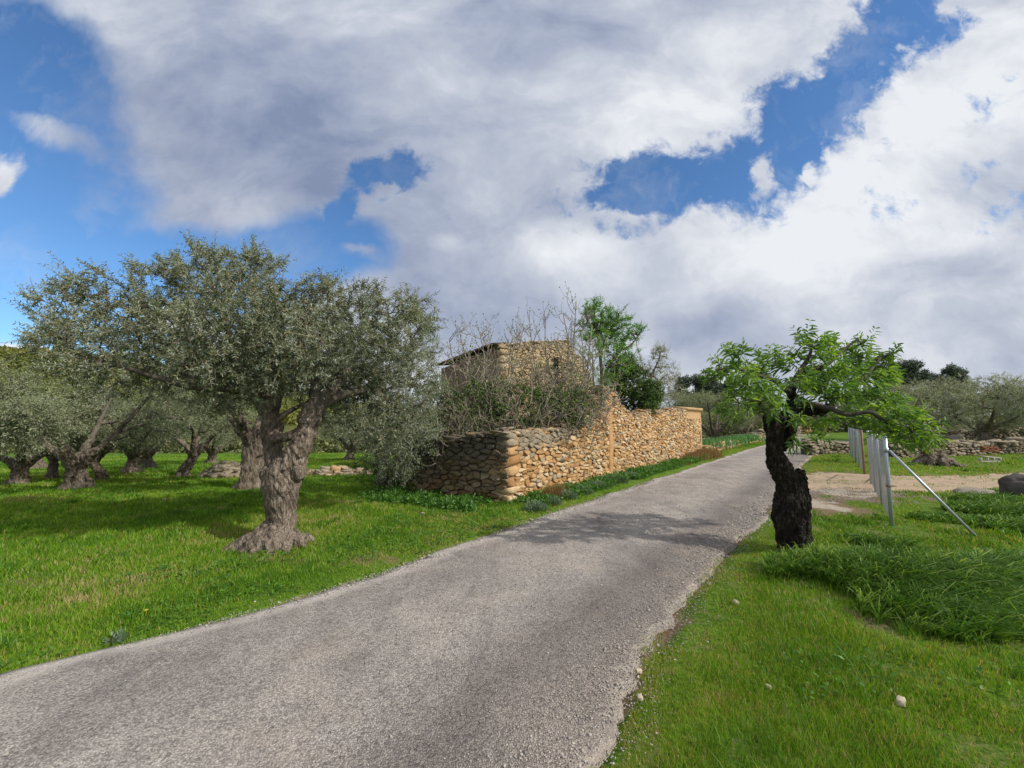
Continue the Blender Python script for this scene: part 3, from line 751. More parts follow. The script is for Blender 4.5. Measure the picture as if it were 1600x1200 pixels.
def roadside_wall():
    rng = RS(11)
    A = np.array(flatpt(795, 790)); B = np.array([9.05, 19.75]); Mid = np.array([2.93, 12.35])
    root = thing('dry_stone_wall', 'tall ochre dry stone wall beside the road with a plaster strip and a ragged top', 'wall', (A[0], A[1], 0))
    par = lambda mb, name, mat, smooth=False: shift(mb, name, mat, root, smooth)
    d1 = Mid - A; L1 = np.linalg.norm(d1); d2 = B - Mid; L2 = np.linalg.norm(d2)
    wob = lambda s: .05 * sin(s * 2.3) + .03 * sin(s * 5.1 + 1) + .02 * sin(s * 11)
    top1 = interp([0, .2, L1 * .25, L1 * .5, L1 * .75, L1 * .86, L1 * .93, L1], [1.42, 1.42, 1.40, 1.58, 1.86, 2.10, 2.46, 2.62])
    t1 = lambda s: top1(s) + wob(s) * .8
    top2 = interp([0, .35, .5, 1.1, 1.9, 3.2, 5.0, L2 - 2.2, L2 - 2.1, L2], [2.60, 2.52, 2.22, 2.02, 1.90, 2.04, 2.14, 2.16, 2.10, 2.16])
    t2 = lambda s: top2(s) + wob(s + 3) * .6 * (s < L2 - 2.2)
    b0 = lambda s: -.05
    gr1 = lambda s, z: .12 + .75 * float(sst(-.55, -.05, z - t1(s))) + .25 * float(sst(3.5, 0, s)) * float(sst(.6, 1.2, z)) 
    gr2 = lambda s, z: .02 + .5 * float(sst(-.4, 0, z - t2(s)))
    mb = MB(); masonry(mb, (A[0], A[1], 0), d1, L1 - .12, t1, b0, .20, .088, rng, grey=gr1, bulge=.03, jit=.5, gap=.08, skip=lambda s, z: s < .30 and True)
    # large quoins at the near corner
    z = 0.0; k = 0; dn = d1 / L1; N = np.array([dn[1], -dn[0]])
    while z < 1.36:
        h = rng.uniform(.14, .21); w = rng.uniform(.28, .42) if k % 2 else rng.uniform(.34, .5)
        p = A + dn * (w / 2 - .02) - N * .17
        blockstone(mb, (p[0], p[1], z + h / 2), w, .40, h * .97, math.atan2(dn[1], dn[0]) + rng.normal() * .03, rng, .1 + .5 * (z > 1.1), .10)
        z += h; k += 1
    par(mb, 'masonry', M['stone'])
    mb = MB(); masonry(mb, (Mid[0] + d2[0] / L2 * .14, Mid[1] + d2[1] / L2 * .14, 0), d2, L2 - .14 - .02, t2, b0, .18, .076, rng, grey=gr2, bulge=.028, gap=.09, jit=.5, skip=lambda s, z: s > L2 - 2.3 and z > 1.78)
    par(mb, 'masonry', M['stone'])
    mb = MB(); core(mb, A + d1 / L1 * .05, d1, L1 - .03, lambda s: t1(s) - .02, b0, .5); core(mb, Mid + d2 / L2 * .02, d2, L2 - .04, lambda s: t2(s) - .02, b0, .5)
    par(mb, 'mortar', M['mud'])
    mb = MB(); caps(mb, A, d1, L1 - .1, t1, .5, rng, (.21, .18, .05), .6, rows=2); 
    # the pile of flat stones at the high point
    for i in range(60):
        s = rng.uniform(-1.1, .42); zz = rng.uniform(0, 1)
        p = (Mid + (d1 / L1 if s < 0 else d2 / L2) * s) - N * rng.uniform(.02, .45); lim = 2.72 - abs(s + .25) * .55
        blockstone(mb, (p[0], p[1], lim - .5 * zz), rng.uniform(.18, .42), rng.uniform(.15, .3), rng.uniform(.05, .1), rng.uniform(0, 6.28), rng, .4 + .4 * rng.uniform())
    caps(mb, Mid + d2 / L2 * .5, d2, L2 - 2.8, lambda s: t2(s + .5), .5, rng, (.24, .18, .07), .55, rows=1)
    par(mb, 'coping_stones', M['stone'])
    # plaster strip
    mb = MB(); V = []; a = Mid - d1 / L1 * .13; n_ = 26
    for i in range(n_):
        z = -.05 + 2.5 * i / (n_ - 1); w1 = rng.uniform(-.05, .05); w2 = rng.uniform(-.05, .05); o = .035 + rng.uniform(-.006, .006)
        for s, oo in ((w1, -.03), (w1 + .015, o), (.12 + w1, o + .004), (.25 + w2 - .015, o), (.25 + w2, -.03)):
            q = a + d2 / L2 * s + N * oo; V.append((q[0], q[1], z))
    i = np.arange(n_ - 1)[:, None] * 5 + np.arange(4)[None]
    mb.add(np.array(V), np.stack([i, i + 1, i + 6, i + 5], -1).reshape(-1, 4)); par(mb, 'plaster_strip', M['plaster'], True)
    # plastered pier at the far end
    mb = MB(); n2 = np.array([d2[1], -d2[0]]) / L2; e2 = d2 / L2
    def quadbox(mb, s0, s1, o0, o1, z0, z1, ns=10, nz=8, j=.008):
        for face in range(5):
            if face == 0: f = lambda u, v: (s0 + (s1 - s0) * u, o1, z0 + (z1 - z0) * v)
            elif face == 1: f = lambda u, v: (s1, o1 + (o0 - o1) * u, z0 + (z1 - z0) * v)
            elif face == 2: f = lambda u, v: (s0 + (s1 - s0) * u, o1 + (o0 - o1) * v, z1)
            elif face == 3: f = lambda u, v: (s1 + (s0 - s1) * u, o0, z0 + (z1 - z0) * v)
            else: f = lambda u, v: (s0, o0 + (o1 - o0) * u, z0 + (z1 - z0) * v)
            V = []
            for a_ in range(ns):
                for b_ in range(nz):
                    s, o, z = f(a_ / (ns - 1), b_ / (nz - 1)); q = Mid + e2 * s + n2 * o
                    jj = (fbm3(np.array([[q[0], q[1], z]]), 4, 5, 2)[0] - .5) * j * 3
                    V.append((q[0] + n2[0] * jj, q[1] + n2[1] * jj, z + jj * .4))
            i = np.arange(ns - 1)[:, None] * nz + np.arange(nz - 1)[None]
            mb.add(np.array(V), np.stack([i, i + nz, i + nz + 1, i + 1], -1).reshape(-1, 4))
    quadbox(mb, L2 - 2.25, L2 - .02, -.47, .022, 1.76, 2.16)
    quadbox(mb, L2 - .16, L2, -.48, .030, -.1, 2.17, 5, 14)
    par(mb, 'end_pier', M['plaster2'], True)
    mb = MB()
    s = L2 - 2.3
    while s < L2:
        q = Mid + e2 * s - n2 * .22; pts = []
        tube(mb, [np.array([*(q + n2 * .34), 2.19]), np.array([*(q - n2 * .3), 2.24])], [.075, .08], 10, tint=rng.uniform()); s += .19
    par(mb, 'tile_coping', M['plaster2'], True)
    # short return wall, shaded and ruinous
    C = np.array([-2.9, 9.85]); d3 = A - C; L3 = np.linalg.norm(d3)
    tt = interp([0, .5, .55, .9, 1.3, 1.35, 2.0, L3], [.5, .95, 1.2, 1.22, 1.05, 1.2, 1.32, 1.45]); t3 = lambda s: tt(s) + wob(s) * .6
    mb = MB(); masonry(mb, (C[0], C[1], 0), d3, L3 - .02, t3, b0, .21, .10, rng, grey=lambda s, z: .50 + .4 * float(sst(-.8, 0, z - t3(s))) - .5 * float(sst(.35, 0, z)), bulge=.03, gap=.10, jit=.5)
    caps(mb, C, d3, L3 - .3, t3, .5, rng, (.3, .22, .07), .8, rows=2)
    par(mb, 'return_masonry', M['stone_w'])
    mb = MB(); core(mb, C, d3, L3 - .1, lambda s: t3(s) - .03, b0, .5, inset=.035); par(mb, 'return_fill', M['mudd'])
    return root
def shift(mb, name, mat, root, smooth=False):
    L = np.array(root.location)
    mb.V = [v - L for v in mb.V]
    return mb.obj(name, mat, root, smooth)
roadside_wall()

def stone_house():
    rng = RS(5)
    A = np.array([-.37, 13.0]); fd = unit(np.array([.93, .37])); ld = unit(np.array([-2.9, 5.6]))
    root = thing('stone_house', 'ruined ochre stone farmhouse with a sloping roof behind the bare fig branches', 'house', (A[0], A[1], 0))
    LF = 3.6; topf = interp([0, 2.5, 2.62, 3.1, 3.35, 3.6], [4.14, 4.44, 4.22, 3.7, 3.2, 2.6])
    tf = lambda s: topf(s) + .012 * sin(s * 9)
    win = lambda s, z: 1.85 < s < 2.13 and 2.85 < z < 3.85
    mb = MB(); masonry(mb, (A[0], A[1], 0), fd, LF, tf, lambda s: .8, .17, .085, rng, bulge=.010, gap=.055, tilt=.18, skip=win, grey=lambda s, z: .25 + .35 * float(sst(-.5, 0, z - tf(s))), jit=.4)
    # quoins
    z = 1.0
    while z < 4.1:
        h = rng.uniform(.18, .26); w = rng.uniform(.3, .5); p = A + fd * (w / 2 - .03) + np.array([fd[1], -fd[0]]) * -.14
        blockstone(mb, (p[0], p[1], z + h / 2), w, .36, h * .96, math.atan2(fd[1], fd[0]), rng, .1, .2); z += h
    caps(mb, A, fd, LF, tf, .45, rng, (.25, .2, .04), .3, rows=1)
    fw = shift(mb, 'front_wall', M['house_stone'], root)
    mb = MB(); core(mb, A, fd, LF, tf, lambda s: 0, .5, inset=.035); shift(mb, 'wall_fill', M['mud'], root)
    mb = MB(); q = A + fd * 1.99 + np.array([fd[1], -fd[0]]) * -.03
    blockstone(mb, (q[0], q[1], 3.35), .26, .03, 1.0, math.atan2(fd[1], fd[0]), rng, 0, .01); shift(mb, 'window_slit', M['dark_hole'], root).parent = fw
    # side wall: brown render, lean-to roof edge
    LS = 6.2; S0 = A + ld * LS
    ts = interp([0, LS], [4.02, 4.10])
    mb = MB(); core(mb, S0, -ld, LS - .05, ts, lambda s: 0, .45, inset=0, n=30, drop=0); shift(mb, 'side_wall', M['brownwall'], root)
    mb = MB()
    # roof sheet rising from the side wall eave plus a row of tile ends
    n = np.array([-ld[1], ld[0]]); n = -n if n[0] > 0 else n      # outward, to the left
    e0 = A + n * .22 + ld * .1; e1 = S0 + n * .22
    k = 40
    for i in range(k):
        s = i / (k - 1); p = e0 * (1 - s) + e1 * s; zt = 4.14 + .06 * s + rng.normal() * .008
        a = np.array([p[0], p[1], zt]); b = np.array([p[0] - n[0] * 2.9, p[1] - n[1] * 2.9, zt + .32])
        if s * 6 < 1.2: b = a * .8 + b * .2
        tube(mb, [a, (a + b) / 2, b], [.05, .05, .05], 8, tint=rng.uniform())
    shift(mb, 'roof', M['rooftile'], root, True)
    return root
stone_house()

def low_wall(name, label, pts, h, thick, rng, mat, capg=.9, cw=.26, ch=.11, coremat='mudd', smallcap=True, group=None, grey=.5, gap=.14, bulge=.06):
    root = thing(name, label, 'wall', (pts[0][0], pts[0][1], float(gz(*pts[0]))), group)
    mb = MB(); mc = MB()
    for a, b in zip(pts[:-1], pts[1:]):
        a = np.array(a); b = np.array(b); d = b - a; L = np.linalg.norm(d); 
        zb = interp([0, L], [float(gz(*a)), float(gz(*b))])
        t = lambda s: zb(s) + h * (1 + .14 * sin(s * 1.3 + a[0]) + .08 * sin(s * 3.7)) 
        masonry(mb, (a[0], a[1], 0), d, L, t, lambda s: zb(s) - .05, cw, ch, rng, bulge=bulge, gap=gap, grey=lambda s, z: grey)
        caps(mb, a, d, L, t, thick, rng, (cw * 1.3, cw, ch), capg, rows=2 if h > .4 else 1)
        core(mc, a, d, L, t, lambda s: zb(s) - .1, thick, inset=.04)
    shift(mb, 'stones', M[mat], root); shift(mc, 'fill', M[coremat], root)
    return root
f2 = lambda px, py: tuple(float(c) for c in flatpt(px, py))
rng = RS(21)
low_wall('field_wall', 'dark low dry stone wall across the right field behind the fence', [f2(1395, 716), f2(1480, 714), f2(1545, 711), f2(1640, 711)], .56, .6, rng, 'stone_grey', .9, .3, .12)
low_wall('field_wall', 'second, farther dark stone wall in the right field beneath the grey olives', [f2(1452, 689), f2(1530, 687.5), f2(1640, 687)], .75, .6, rng, 'stone_grey', .9, .45, .2)
low_wall('kerb_wall', 'knee-high pale stone edging along the left verge past the tall wall', [(9.6, 20.4), f2(1135, 703), f2(1165, 695), f2(1192, 689)], .36, .4, rng, 'stone', .2, .3, .13, 'mud', grey=.3)
low_wall('field_wall', 'dark dry stone wall under the trees left of the road bend', [f2(1104, 692), f2(1150, 688), f2(1200, 685), f2(1252, 679)], .95, .6, rng, 'stone_grey', .9, .4, .18)
low_wall('kerb_wall', 'short dark stone wall end at the right side of the road bend', [f2(1268, 712), f2(1300, 710), f2(1335, 709)], .5, .5, rng, 'stone_grey', .9, .28, .13)
low_wall('field_wall', 'sunlit orange stone wall beyond the road bend', [f2(1225, 679), f2(1285, 676), f2(1345, 673)], .95, .6, rng, 'stone', .1, .5, .22, 'mud', grey=.1)
low_wall('terrace_wall', 'sunlit orange terrace wall far beneath the grey olives at right', [f2(1462, 676), f2(1530, 675), f2(1640, 674)], 1.5, .6, rng, 'stone', .1, .7, .3, 'mud', grey=.1)
def pile(name, label, px, py, w, d, h, n, rng, mat='stone_grey', grey=.6, group=None, sz=.3):
    g = G(px, py); mb = MB()
    for i in range(n):
        a = rng.uniform(0, 2 * pi); r = rng.uniform(0, 1) ** .6; z = h * (1 - r ** 2) * rng.uniform(.2, 1)
        blockstone(mb, (g[0] + cos(a) * r * w / 2, g[1] + sin(a) * r * d / 2, g[2] + z), sz * rng.uniform(.6, 1.5), sz * rng.uniform(.5, 1.1), sz * rng.uniform(.3, .6), rng.uniform(0, 6.28), rng, grey + rng.uniform(-.3, .3))
    o = mb.obj(name, M[mat], loc=g); tag(o, label, 'stone pile', group); return o
pile('stone_pile', 'heap of weathered stones on the grass left of the second olive trunk', 352, 744, 1.35, .9, .42, 120, rng)
pile('stone_pile', 'low scattered row of stones behind and right of the big olive trunk', 528, 742, 2.4, .8, .26, 110, rng, 'stone')
def boulder(name, label, px, py, w, d, h, mat, seed, rz=0, sink=.12, cat='boulder'):
    g = G(px, py); rg = RS(seed)
    n = 28; th, ph = np.meshgrid(np.linspace(0, pi, n), np.linspace(0, 2 * pi, 2 * n, endpoint=False), indexing='ij')
    D = np.stack([np.sin(th) * np.cos(ph), np.sin(th) * np.sin(ph), np.cos(th)], -1).reshape(-1, 3)
    D = np.sign(D) * np.abs(D) ** .8
    D = D * (1 + (fbm3(D, 1.3, seed, 2) - .5) * .5 + (fbm3(D, 5, seed + 3, 3) - .5) * .18)[:, None]
    c, s = cos(rz), sin(rz); V = D * [w / 2, d / 2, h / 2]
    V = np.stack([V[:, 0] * c - V[:, 1] * s, V[:, 0] * s + V[:, 1] * c, V[:, 2] + h / 2 * (1 - sink)], 1) + g
    m = 2 * n; i = np.arange(n - 1)[:, None] * m; j = np.arange(m)[None]; k = (j + 1) % m
    mb = MB(); mb.add(V, np.stack([i + j, i + m + j, i + m + k, i + k], -1).reshape(-1, 4), .5)
    o = mb.obj(name, M[mat], smooth=True, loc=g); tag(o, label, cat); return o
boulder('boulder', 'large dark rounded boulder at the right edge of the meadow', 1606, 786, .85, .7, .62, 'rock', 3, .4)
boulder('boulder', 'flat pale brown rock half sunk in grass left of the dark boulder', 1528, 782, .75, .5, .26, 'rock2', 7, .1)
boulder('boulder', 'grey rounded stone standing on the field wall near the grey olive', 1496, 697, .75, .6, .8, 'rock2', 9)
boulder('stone_slab', 'long flat pale slab lying on top of the field wall', 1545, 697, 1.6, .7, .12, 'pale', 12, .1, 0, 'slab')
# brick patch and concrete block at the field wall
g = G(1545, 711.5); mb = MB(); rg = RS(3)
for r in range(3):
    for c in range(3):
        blockstone(mb, (g[0] - .3 + c * .27 + (r % 2) * .1, g[1] - .06, g[2] + .2 + r * .085), .25, .14, .075, .02, rg, 0, .03)
tag(mb.obj('brick_patch', M['brick'], loc=g), 'patch of red bricks filling a gap in the field wall', 'brick patch')
g = G(1547, 722); mb = MB()
for dx, dz, w, h in [(0, .03, .82, .045), (0, .20, .82, .045), (-.39, .115, .05, .13), (-.12, .115, .045, .13), (.12, .115, .045, .13), (.39, .115, .05, .13)]:
    blockstone(mb, (g[0] + dx, g[1], g[2] + dz), w, .12, h, 0, rg, 0, .015)
tag(mb.obj('concrete_block', M['concrete'], loc=g), 'small pale hollow block lying on the grass before the brick patch', 'concrete block')
for i, (px, py, sz, lb) in enumerate([(1408, 1101, .055, 'palest fist-sized stone, nearest in the right foreground grass'), (1150, 944, .05, 'small cream stone in the grass left of the long dark grass'), (1201, 1076, .035, 'tiny tan stone in the foreground grass, between two larger pale ones'),
        (1000, 1093, .04, 'orange pebble on the crumbled right road edge'), (998, 1052, .04, 'cream pebble beside the weed on the right road edge'), (660, 806, .09, 'pale flat stone in the grass below the shaded return wall')]):
    rg = RS(30 + i); gg = G(px, py); mb = MB(); blockstone(mb, (gg[0], gg[1], gg[2] + sz * .32), sz * 1.0, sz * .72, sz * .6, rg.uniform(0, 6), rg, 0, .3, .2)
    tag(mb.obj('loose_stone', M['pale'], loc=gg), lb, 'stone', 'loose stones in the grass')

# ------------------------------------------------------------------ fence
def fence():
    rg = RS(8)
    A = np.array(flatpt(1394, 824)); Bq = np.array(flatpt(1362, 757)); Cq = np.array(flatpt(1351, 742)); Dq = np.array(flatpt(1329, 712))
    Hh = 1.40
    def post(root, p, h, r, mat, name='post', cap=True):
        mb = MB(); tube(mb, [np.array([p[0], p[1], -.1]), np.array([p[0], p[1], h * .5]), np.array([p[0], p[1], h])], r, 12)
        if cap: tube(mb, [np.array([p[0], p[1], h]), np.array([p[0], p[1], h + .015]), np.array([p[0], p[1], h + .03])], [r * 1.12, r * 1.1, r * .5], 12)
        o = shift(mb, name, M[mat], root, True); o['label'] = 'round metal post'; del o['label']; return o
    def mesh(root, a, b, h, cell=.065):
        a3 = np.array([a[0], a[1], .03]); d = b - a; L = np.linalg.norm(d); e = np.array([*(d / L), 0]); n = np.array([e[1], -e[0], 0])
        mb = MB(); k = int((L + h) / cell)
        for s in (1, -1):
            for i in range(k):
                x0 = i * cell - h if s > 0 else i * cell; x1 = x0 + h * s
                za, zb = 0., h
                if x0 < 0 and s > 0: za = -x0; x0 = 0
                if s > 0 and x1 > L: zb = h - (x1 - L); x1 = L
                if s < 0 and x0 > L: za = (x0 - L); x0 = L
                if s < 0 and x1 < 0: zb = h + x1; x1 = 0
                if zb - za < .02: continue
                q = np.array([a3 + e * x0 + n * .002 * s + [0, 0, za], a3 + e * x1 + n * .002 * s + [0, 0, zb]])
                tube(mb, q, .0011, 3, cap=False)
        shift(mb, 'chain_link_mesh', M['wire'], root)
        mb = MB()
        for z in (.08, h * .5, h - .02):
            tube(mb, [a3 + [0, 0, z] + n * .006, a3 + e * L + [0, 0, z] + n * .006], .002, 4)
        shift(mb, 'tension_wire', M['wire'], root)
    r1 = thing('wire_fence', 'near galvanised chain-link fence with a slanting brace beside the almond tree', 'fence', (A[0], A[1], 0))
    for t in (0, .36, .7, 1.0): post(r1, A + (Bq - A) * t + (0.0 if t == 0 else 0), Hh, .028 if t in (0, 1.0) else .021, 'galv')
    mesh(r1, A, Bq, 1.32)
    top = P(1391, 704, A[1] - .03); ft = np.array(flatpt(1527, 840)); mb = MB()
    tube(mb, [np.array([A[0] + .03, A[1] - .03, top[2]]), np.array([ft[0], ft[1], 0.0])], .019, 10); 
    q0 = np.array([A[0], A[1], top[2] - .03]); tube(mb, [q0, q0 + [0, 0, .07]], .036, 12); shift(mb, 'brace', M['galv'], r1, True)
    mb = MB(); q0 = np.array([A[0], A[1], .62]); tube(mb, [q0, q0 + [0, 0, .035]], .036, 12); q1 = q0 + [.035, -.01, .017]; tube(mb, [q1, q1 + [.06, -.02, 0]], .009, 6); shift(mb, 'clamp', M['rust'], r1, True)
    r2 = thing('wire_fence', 'far galvanised chain-link fence beyond the dirt track', 'fence', (Cq[0], Cq[1], 0))
    for i, t in enumerate((0, .25, .5, .75, 1.0)): post(r2, Cq + (Dq - Cq) * t, 1.45, .03 if i == 0 else .022, 'rust' if i == 0 else 'galv')
    mesh(r2, Cq, Dq, 1.38)
    # open gate leaf: standing at the near jamb, folded back along the fence
    r3 = thing('field_gate', 'rusty framed gate leaf standing open at the dirt track', 'gate', (Bq[0] + .1, Bq[1] + .12, 0))
    e = unit(np.array([.72, .69])); p0 = np.array([Bq[0] + .1, Bq[1] + .12]); p1 = p0 + e * 1.9
    mb = MB()
    for z in (.12, .75, 1.42): tube(mb, [np.array([*p0, z]), np.array([*p1, z])], .017, 8)
    for p in (p0, p1): tube(mb, [np.array([*p, .08]), np.array([*p, 1.46])], .02, 8)
    shift(mb, 'gate_frame', M['rust'], r3, True); mesh(r3, p0, p1, 1.35)
    mb = MB(); q = p0 + e * .05; tube(mb, [np.array([*q, .7]), np.array([q[0], q[1] - .05, .7]), np.array([q[0], q[1] - .05, .82])], .01, 6); shift(mb, 'latch', M['rust'], r3, True)
fence()
# ------------------------------------------------------------------ trunks and trees
def trunkmesh(limbs, name, base, roots=None, voxel=.014, amp=.03, seed=1, mat='bark', parent=None, twist=1.2, holes=True, sc=5., fine=.006):
    mb = MB()
    for pts, rad in limbs: tube(mb, pts, rad, 14)
    if roots:
        for pts, rad in roots: tube(mb, pts, rad, 12)
    me, V, N = remesh(mb, voxel, name); barkdisp(me, V, N, base, amp, sc, seed, twist, holes, fine)
    me.materials.clear(); me.materials.append(M[mat])
    V2 = np.zeros(len(me.vertices) * 3, np.float32); me.vertices.foreach_get('co', V2)
    if parent is not None:
        L = np.array(parent.location); me.vertices.foreach_set('co', (V2.reshape(-1, 3) - L).astype(np.float32).ravel()); me.update()
    o = bpy.data.objects.new(name, me); COL.objects.link(o); o.parent = parent
    return o
def PP(lst):  # (px, py, depth, radius)
    return smoothpath([P(a, b, c) for a, b, c, r in lst], [r for a, b, c, r in lst], 30)

def main_olive():
    rng = RS(101); g = G(420, 848); Y = g[1]
    root = thing('olive_tree', 'largest nearest olive tree with a thick gnarled leaning trunk and wide silvery crown', 'olive tree', g)
    k = Y / F
    def T(lst): return PP([(a, b, Y + c, w * k) for a, b, c, w in lst])
    trunk = T([(425, 870, 0, 30), (432, 846, 0, 25), (441, 820, 0, 18.5), (441, 800, 0, 19), (441, 780, 0, 22), (440, 760, 0, 26), (444, 740, 0, 24), (457, 720, 0, 18.5), (468, 700, 0, 15.5), (477, 680, .05, 14), (486, 658, .1, 12.5)])
    l1 = T([(483, 662, .1, 15), (494, 634, .15, 13), (525, 600, .4, 9), (555, 560, .7, 6), (585, 520, .9, 4)])
    l2 = T([(440, 745, .15, 19), (427, 715, .25, 12), (426, 690, .25, 12.5), (425, 665, .25, 14), (418, 640, .2, 12), (403, 615, .2, 11.5), (378, 585, .2, 9.5), (345, 555, .1, 10), (300, 530, 0, 8), (240, 510, .1, 5)])
    l3 = T([(420, 640, .2, 13), (430, 600, .3, 11), (440, 550, .3, 8), (430, 490, .4, 6), (420, 440, .4, 4)])
    l4 = T([(425, 682, .1, 9), (445, 684, 0, 6), (465, 675, .0, 5), (484, 662, .05, 7)])
    l5 = T([(400, 612, .2, 9), (350, 606, -.2, 7), (300, 604, -.5, 5.5), (240, 588, -.6, 4.), (180, 570, -.5, 2.5)])
    l6 = T([(378, 585, .2, 9), (360, 530, .5, 7), (340, 470, .7, 5), (320, 420, .7, 3)])
    l7 = T([(494, 634, .15, 10), (540, 615, .7, 7), (585, 612, 1.3, 5), (625, 640, 1.6, 3)])
    l8 = T([(490, 640, .15, 10), (492, 600, .2, 7), (500, 550, .3, 5), (512, 490, .3, 3)])
    limbs = [trunk, l1, l2, l3, l4, l5, l6, l7, l8]
    roots = []
    for a, b, c, w, e in [(395, 846, -.05, 15, 8), (372, 856, -.15, 15, 7), (352, 862, -.28, 11, 4), (378, 866, -.38, 12, 6), (400, 866, -.42, 12, 6), (424, 864, -.4, 14, 6), (446, 857, -.3, 13, 6), (468, 850, -.2, 12, 4), (482, 844, 0, 9, 3), (400, 842, .4, 12, 6), (460, 842, .35, 12, 6), (360, 858, 0, 9, 4), (410, 862, -.2, 10, 5)]:
        roots.append(T([(438, 818, 0, 13), ((430 + a) / 2, (838 + b) / 2 - 4, c * .6, w * 1.0), (a, b, c, w * .62), (a + (a - 425) * .2, b + 7, c * 1.3, e * .5)]))
    # burrs
    for a, b, c, w in [(466, 738, -.05, 12), (414, 742, -.05, 8), (442, 765, -.12, 12), (424, 788, -.08, 8)]:
        roots.append(T([(a - 4, b - 8, c, w * .7), (a, b, c, w), (a + 2, b + 9, c, w * .7)]))
    trunkmesh([trunk, (l2[0][:-6], l2[1][:-6]), (l1[0][:12], l1[1][:12]), l4, (l3[0][:16], l3[1][:16])], 'trunk', g, roots, .0105, .040, 4, 'bark', root, 1.4, True, 7., .009)
    C = [(112, 478, 46), (88, 550, 36), (140, 545, 56), (190, 490, 55), (145, 440, 26), (215, 575, 60), (262, 455, 55), (262, 422, 24), (322, 440, 60), (325, 408, 24), (390, 435, 55), (403, 414, 20),
         (440, 485, 50), (350, 520, 75), (270, 540, 65), (430, 545, 68), (500, 485, 50), (505, 447, 22), (550, 495, 48), (540, 565, 70), (610, 515, 52), (640, 475, 30), (668, 505, 26), (625, 590, 62), (572, 628, 46),
         (636, 655, 44), (515, 592, 40), (390, 572, 36), (318, 572, 36), (490, 540, 62), (600, 670, 40), (240, 500, 55), (380, 480, 60), (575, 455, 22), (530, 570, 52), (450, 580, 36), (100, 520, 38), (600, 560, 60), (448, 590, 28), (505, 628, 32), (530, 650, 26), (408, 606, 28), (352, 612, 32), (300, 598, 34), (560, 600, 40)]
    A = []
    for x, y, r in C:
        edge = r < 35
        for _ in range(1 if edge else 2):
            dy = rng.uniform(-.9, .9) if not edge else rng.uniform(-.4, .4)
            if x > 470 and y > 470: dy = rng.uniform(-.55, .9)
            if x > 470 and y > 585: dy = rng.uniform(.4, 1.2)
            if x > 530 and y > 555: dy = rng.uniform(1.2, 2.2)
            yy = Y + dy + (.25 if y < 480 else 0); c = P(x, y, yy); R = r * yy / F
            A.append(ellips(rng, c, (R, R * 1.15, R), int((13 + 42 * (r / 60) ** 2) * (.72 if x < 300 or y < 480 else 1)), .3))
    A = np.concatenate(A)
    mb, T_, D_ = grow([l1, l2, l3, l5, l6, l7, l8, (trunk[0][-6:], trunk[1][-6:])], A, rng, r0=.0028, sag=.10, wig=.12, rmax=.045, seedfrom=.35)
    for l in (l3, l5, l6, l7, l8, l1): tube(mb, l[0], l[1], 9)
    tube(mb, l2[0][-9:], l2[1][-9:], 9)
    br = shift(mb, 'branches', M['barkd'], root, True)
    lf = MB(); tw = MB(); cen = P(380, 560, Y)
    shoots(lf, T_, D_, rng, cen, k=3, nl=8, L=(.16, .36), leafL=.062, leafW=.0155, up=.25, out=.3, twig=tw, curve=-.05)
    shift(lf, 'foliage', M['olive'], root); shift(tw, 'twigs', M['twig'], root).parent = br
    return root
main_olive()

def proto_olive(name, seed, label, loc, group=None, h=3.4, fork=.9, r=.26, spread=2.3, lean=.1, leaf='olive_far', n=700, leafL=.085, leafW=.024, k=3, nl=6, low=1.35, bark='bark', airy=.3, angs=None):
    rng = RS(seed); z0 = np.array([0, 0, -.1])
    root = thing(name, label, 'olive tree', loc, group)
    la = rng.uniform(0, 6.28); fk = np.array([cos(la) * lean, sin(la) * lean, fork])
    trunk = smoothpath([z0, z0 * 0 + fk * [.3, .3, .35], fk * [.8, .8, .75], fk], [r * 1.3, r * .95, r * .85, r * .8], 16)
    limbs = [trunk]; ms = rng.randint(3, 5) if angs is None else len(angs); outl = []
    for i in range(ms):
        a = (la + i * 2 * pi / ms + rng.uniform(-.4, .4)) if angs is None else angs[i]; o = np.array([cos(a), sin(a), 0])
        L = smoothpath([fk - [0, 0, .12], fk + o * .25 * spread / 2 + [0, 0, .25], fk + o * .5 * spread / 2 * 1.1 + [0, 0, .65 + rng.uniform(-.15, .2)], fk + o * spread * .62 + [0, 0, (h - fork) * rng.uniform(.35, .7)]], [r * .62, r * .45, r * .3, r * .14], 20)
        outl.append(L); limbs.append((L[0][:13], L[1][:13]))
    roots = []
    for i in range(7):
        a = rng.uniform(0, 6.28); o = np.array([cos(a), sin(a), 0]); roots.append(smoothpath([[0, 0, .35], o * r * .95 + [0, 0, .1], o * r * rng.uniform(1.3, 2.0) + [0, 0, -.02]], [r * .5, r * .38, r * .12], 8))
    trunkmesh(limbs, 'trunk', np.zeros(3), roots, .022, .05, seed, bark, None, 1.2, True, 7.).parent = root
    A = []
    for i in range(15):
        a = rng.uniform(0, 6.28); rr = spread * rng.uniform(.25, .85); z = low + (h - low) * rng.uniform(.12, .88) * (1 - .35 * (rr / spread) ** 2) 
        c = np.array([cos(a) * rr, sin(a) * rr, z]); R = rng.uniform(.4, .72) * spread / 2.3
        A.append(ellips(rng, c, (R, R, R * .8), int(n / 15), airy))
    A = np.concatenate(A)
    mb, T_, D_ = grow(outl, A, rng, step=.3, r0=.005, sag=.08, rmax=.05)
    for l in outl: tube(mb, l[0], l[1], 7)
    mb.obj('branches', M['barkd'], root, True)
    lf = MB(); shoots(lf, T_, D_, rng, (0, 0, low), k=k, nl=nl, L=(.22, .5), leafL=leafL, leafW=leafW, up=.2, out=.3, hi=False, curve=-.08)
    lf.obj('foliage', M[leaf], root)
    return root

